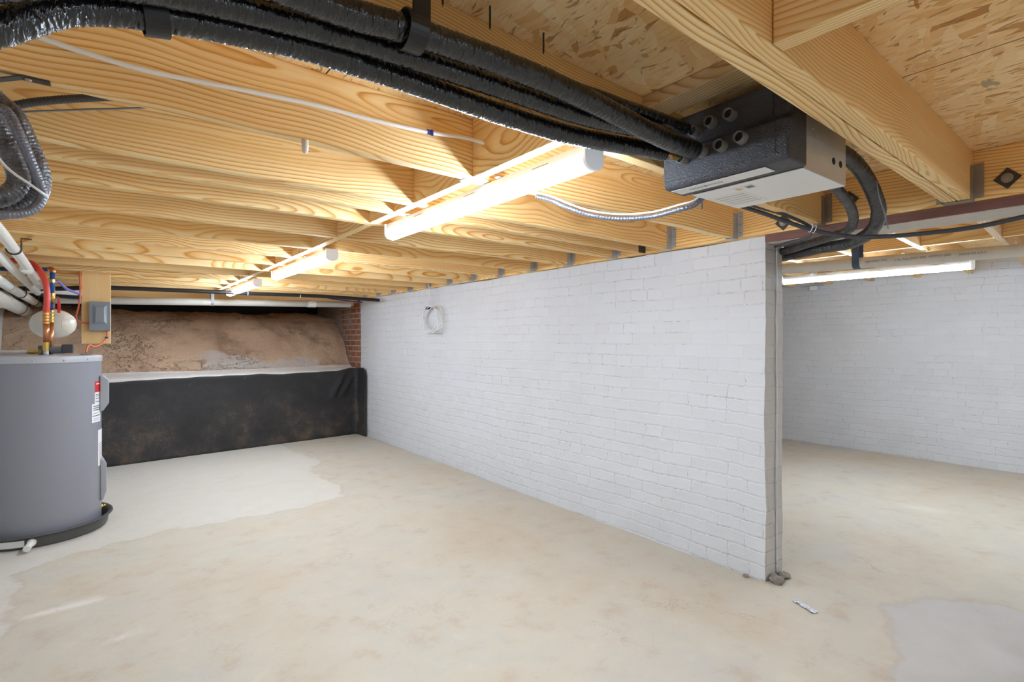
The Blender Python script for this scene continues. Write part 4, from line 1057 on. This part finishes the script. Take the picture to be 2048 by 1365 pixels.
o = line('hanging_tube', [(1.7, 6.1, 1.70), (1.95, 6.15, 1.69), (2.2, 6.2, 1.668), (2.50, 6.25, 1.655)], .007, M['zip_blue'], n=8); tag(o, 'blue tube under the joists by the brick corner', 'tube')

# coil of white cable on the partition
t = thing('cable_coil', 'coil of white cable hanging from the joists against the partition', 'cable', (2.52, 4.60, 1.39))
line('hanging_tail', [(2.50, 4.61, 1.80), (2.505, 4.60, 1.74), (2.515, 4.585, 1.68), (2.525, 4.61, 1.60), (2.53, 4.66, 1.515)], .0045, M['cable_white'], t, t.location)
random.seed(3)
for k in range(6):
    cy, cz = 4.605+random.uniform(-.05, .03), 1.392+random.uniform(-.015, .015); ry, rz = .155+random.uniform(-.04, .055), .122+random.uniform(-.014, .014); tl = random.uniform(-.7, .7); a0 = math.radians(115)
    pts = []
    for i in range(25):
        a = a0+2*math.pi*i/24; y = ry*math.cos(a); z = rz*math.sin(a)
        pts.append((2.555-.009*k+.004*math.sin(a*2), cy+y*math.cos(tl)-z*math.sin(tl)*.9, cz+z*math.cos(tl)*.95+y*math.sin(tl)))
    top = max(pts, key=lambda p: p[2]+p[1]*.4); dz = Vector((0, 4.665-top[1], 1.515-top[2]))*.6
    pts = [Vector(p)+dz for p in pts]
    MB().tube(spline(pts, .012), .004, 8).build('loop', M['cable_white'], t, t.location, smooth=True)
MB().box(2.515, 2.56, 4.645, 4.685, 1.498, 1.525).build('tie', M['black'], t, t.location, bevel=.004)
o = MB().box(2.515, 2.545, 3.86, 4.19, ZJ-.004, ZJ-.0005).build('hanging_plate', M['white_metal']); tag(o, 'thin white plate under the ledger above the cable coil', 'plate')

# ------------------------------------------------------------------ right room items
t = pvc('drain_pipe', 'pale printed drain pipe in the right room under the joists', [(3.3, 2.5, 1.655), (3.3, 1.158, 1.620), (3.3, .754, 1.610), (3.3, -.5, 1.578)], .030, (.70,), 'pvc_dirty')
P0 = t.location
for body, y in (('NSF-DWV  PVC', 1.06), ('2 IN. PVC DWV PIPE  ASTM D 2665', .86), ('MADE IN U.S.A.', .66)):
    z = 1.620-(1.158-y)*.0248
    o = text(body, .0155, (3.2695, y, z), (math.pi/2, 0, -math.pi/2), 'ink_grey', t, P0)
loopstrap('pipe_strap', 'slate blue strap holding the printed pipe in the right room', (3.3, 1.158, 1.6205), .0312, ZJ2+.004, .035, 'y', 'strap_blue', .03)
t = thing('smoke_sensor', 'small white sensor on a plate below the right room light', 'sensor', (6.44, 2.70, 1.79))
MB().box(6.37, 6.46, 2.60, 2.82, 1.812, 1.818).build('mounting_plate', M['galv'], t, t.location)
MB().box(6.39, 6.44, 2.655, 2.735, 1.762, 1.8115).build('head', M['pvc'], t, t.location, bevel=.008)

# foil scrap on the floor
def foil():
    mb = MB(); n, m = 26, 8; a = Vector((2.508, 1.135, 0)); b = Vector((2.461, 1.026, 0)); d = b-a; pz = Vector((-d.y, d.x, 0)).normalized()
    for s in (0, 1):
        for i in range(n+1):
            for j in range(m+1):
                p = a+d*i/n+pz*(j/m-.5)*(.026+.006*math.sin(i*.6))
                h = .004+.008*abs(noise.noise(Vector((i*.45, j*.6, 2))))+.004*noise.noise(Vector((i*1.3, j*1.1, 5)))
                p.z = max(.0012, h)-(.0008 if s else 0); mb.v.append(p)
    S = (n+1)*(m+1)
    for i in range(n):
        for j in range(m):
            q = i*(m+1)+j
            mb.f.append((q, q+m+1, q+m+2, q+1)); mb.f.append((S+q, S+q+1, S+q+m+2, S+q+m+1))
    ring = [i*(m+1) for i in range(n+1)] + [n*(m+1)+j for j in range(1, m+1)] + [i*(m+1)+m for i in range(n-1, -1, -1)] + [j for j in range(m-1, 0, -1)]
    for x, y in zip(ring, ring[1:]+ring[:1]): mb.f.append((x, y, S+y, S+x))
    o = mb.build('foil_scrap', M['foil'], None, (2.485, 1.08, 0)); return tag(o, 'crumpled silvery foil scrap on the floor beside the partition end', 'foil scrap')
foil()
def lump(x, y, r, sd, lab, sz=.55):
    mb = MB(); n, m = 16, 9
    for i in range(m):
        th = math.pi*i/(m-1)
        for k in range(n):
            ph = 2*math.pi*k/n; d = Vector((math.sin(th)*math.cos(ph), math.sin(th)*math.sin(ph), math.cos(th)))
            q = d*(r*(1+.55*noise.noise(d*1.8+Vector((sd, 0, 0)))+.25*noise.noise(d*5+Vector((sd, 3, 0))))); q.z = max(-r*sz*.9, q.z*sz); mb.v.append(q+Vector((x, y, r*sz*.9)))
    for i in range(m-1):
        for k in range(n):
            k2 = (k+1) % n; mb.f.append((i*n+k, (i+1)*n+k, (i+1)*n+k2, i*n+k2))
    o = mb.build('mortar_lump', M['mortar'], None, (x, y, 0), smooth=True); return tag(o, lab, 'mortar lump', 'rubble at the foot of the partition')
lump(2.625, 1.272, .034, 1, 'knobbly mortar lump at the near corner of the partition end')
lump(2.705, 1.278, .028, 5, 'smaller mortar lump at the foot of the partition end')
lump(2.566, 1.40, .014, 9, 'tiny mortar crumb beside the partition foot')
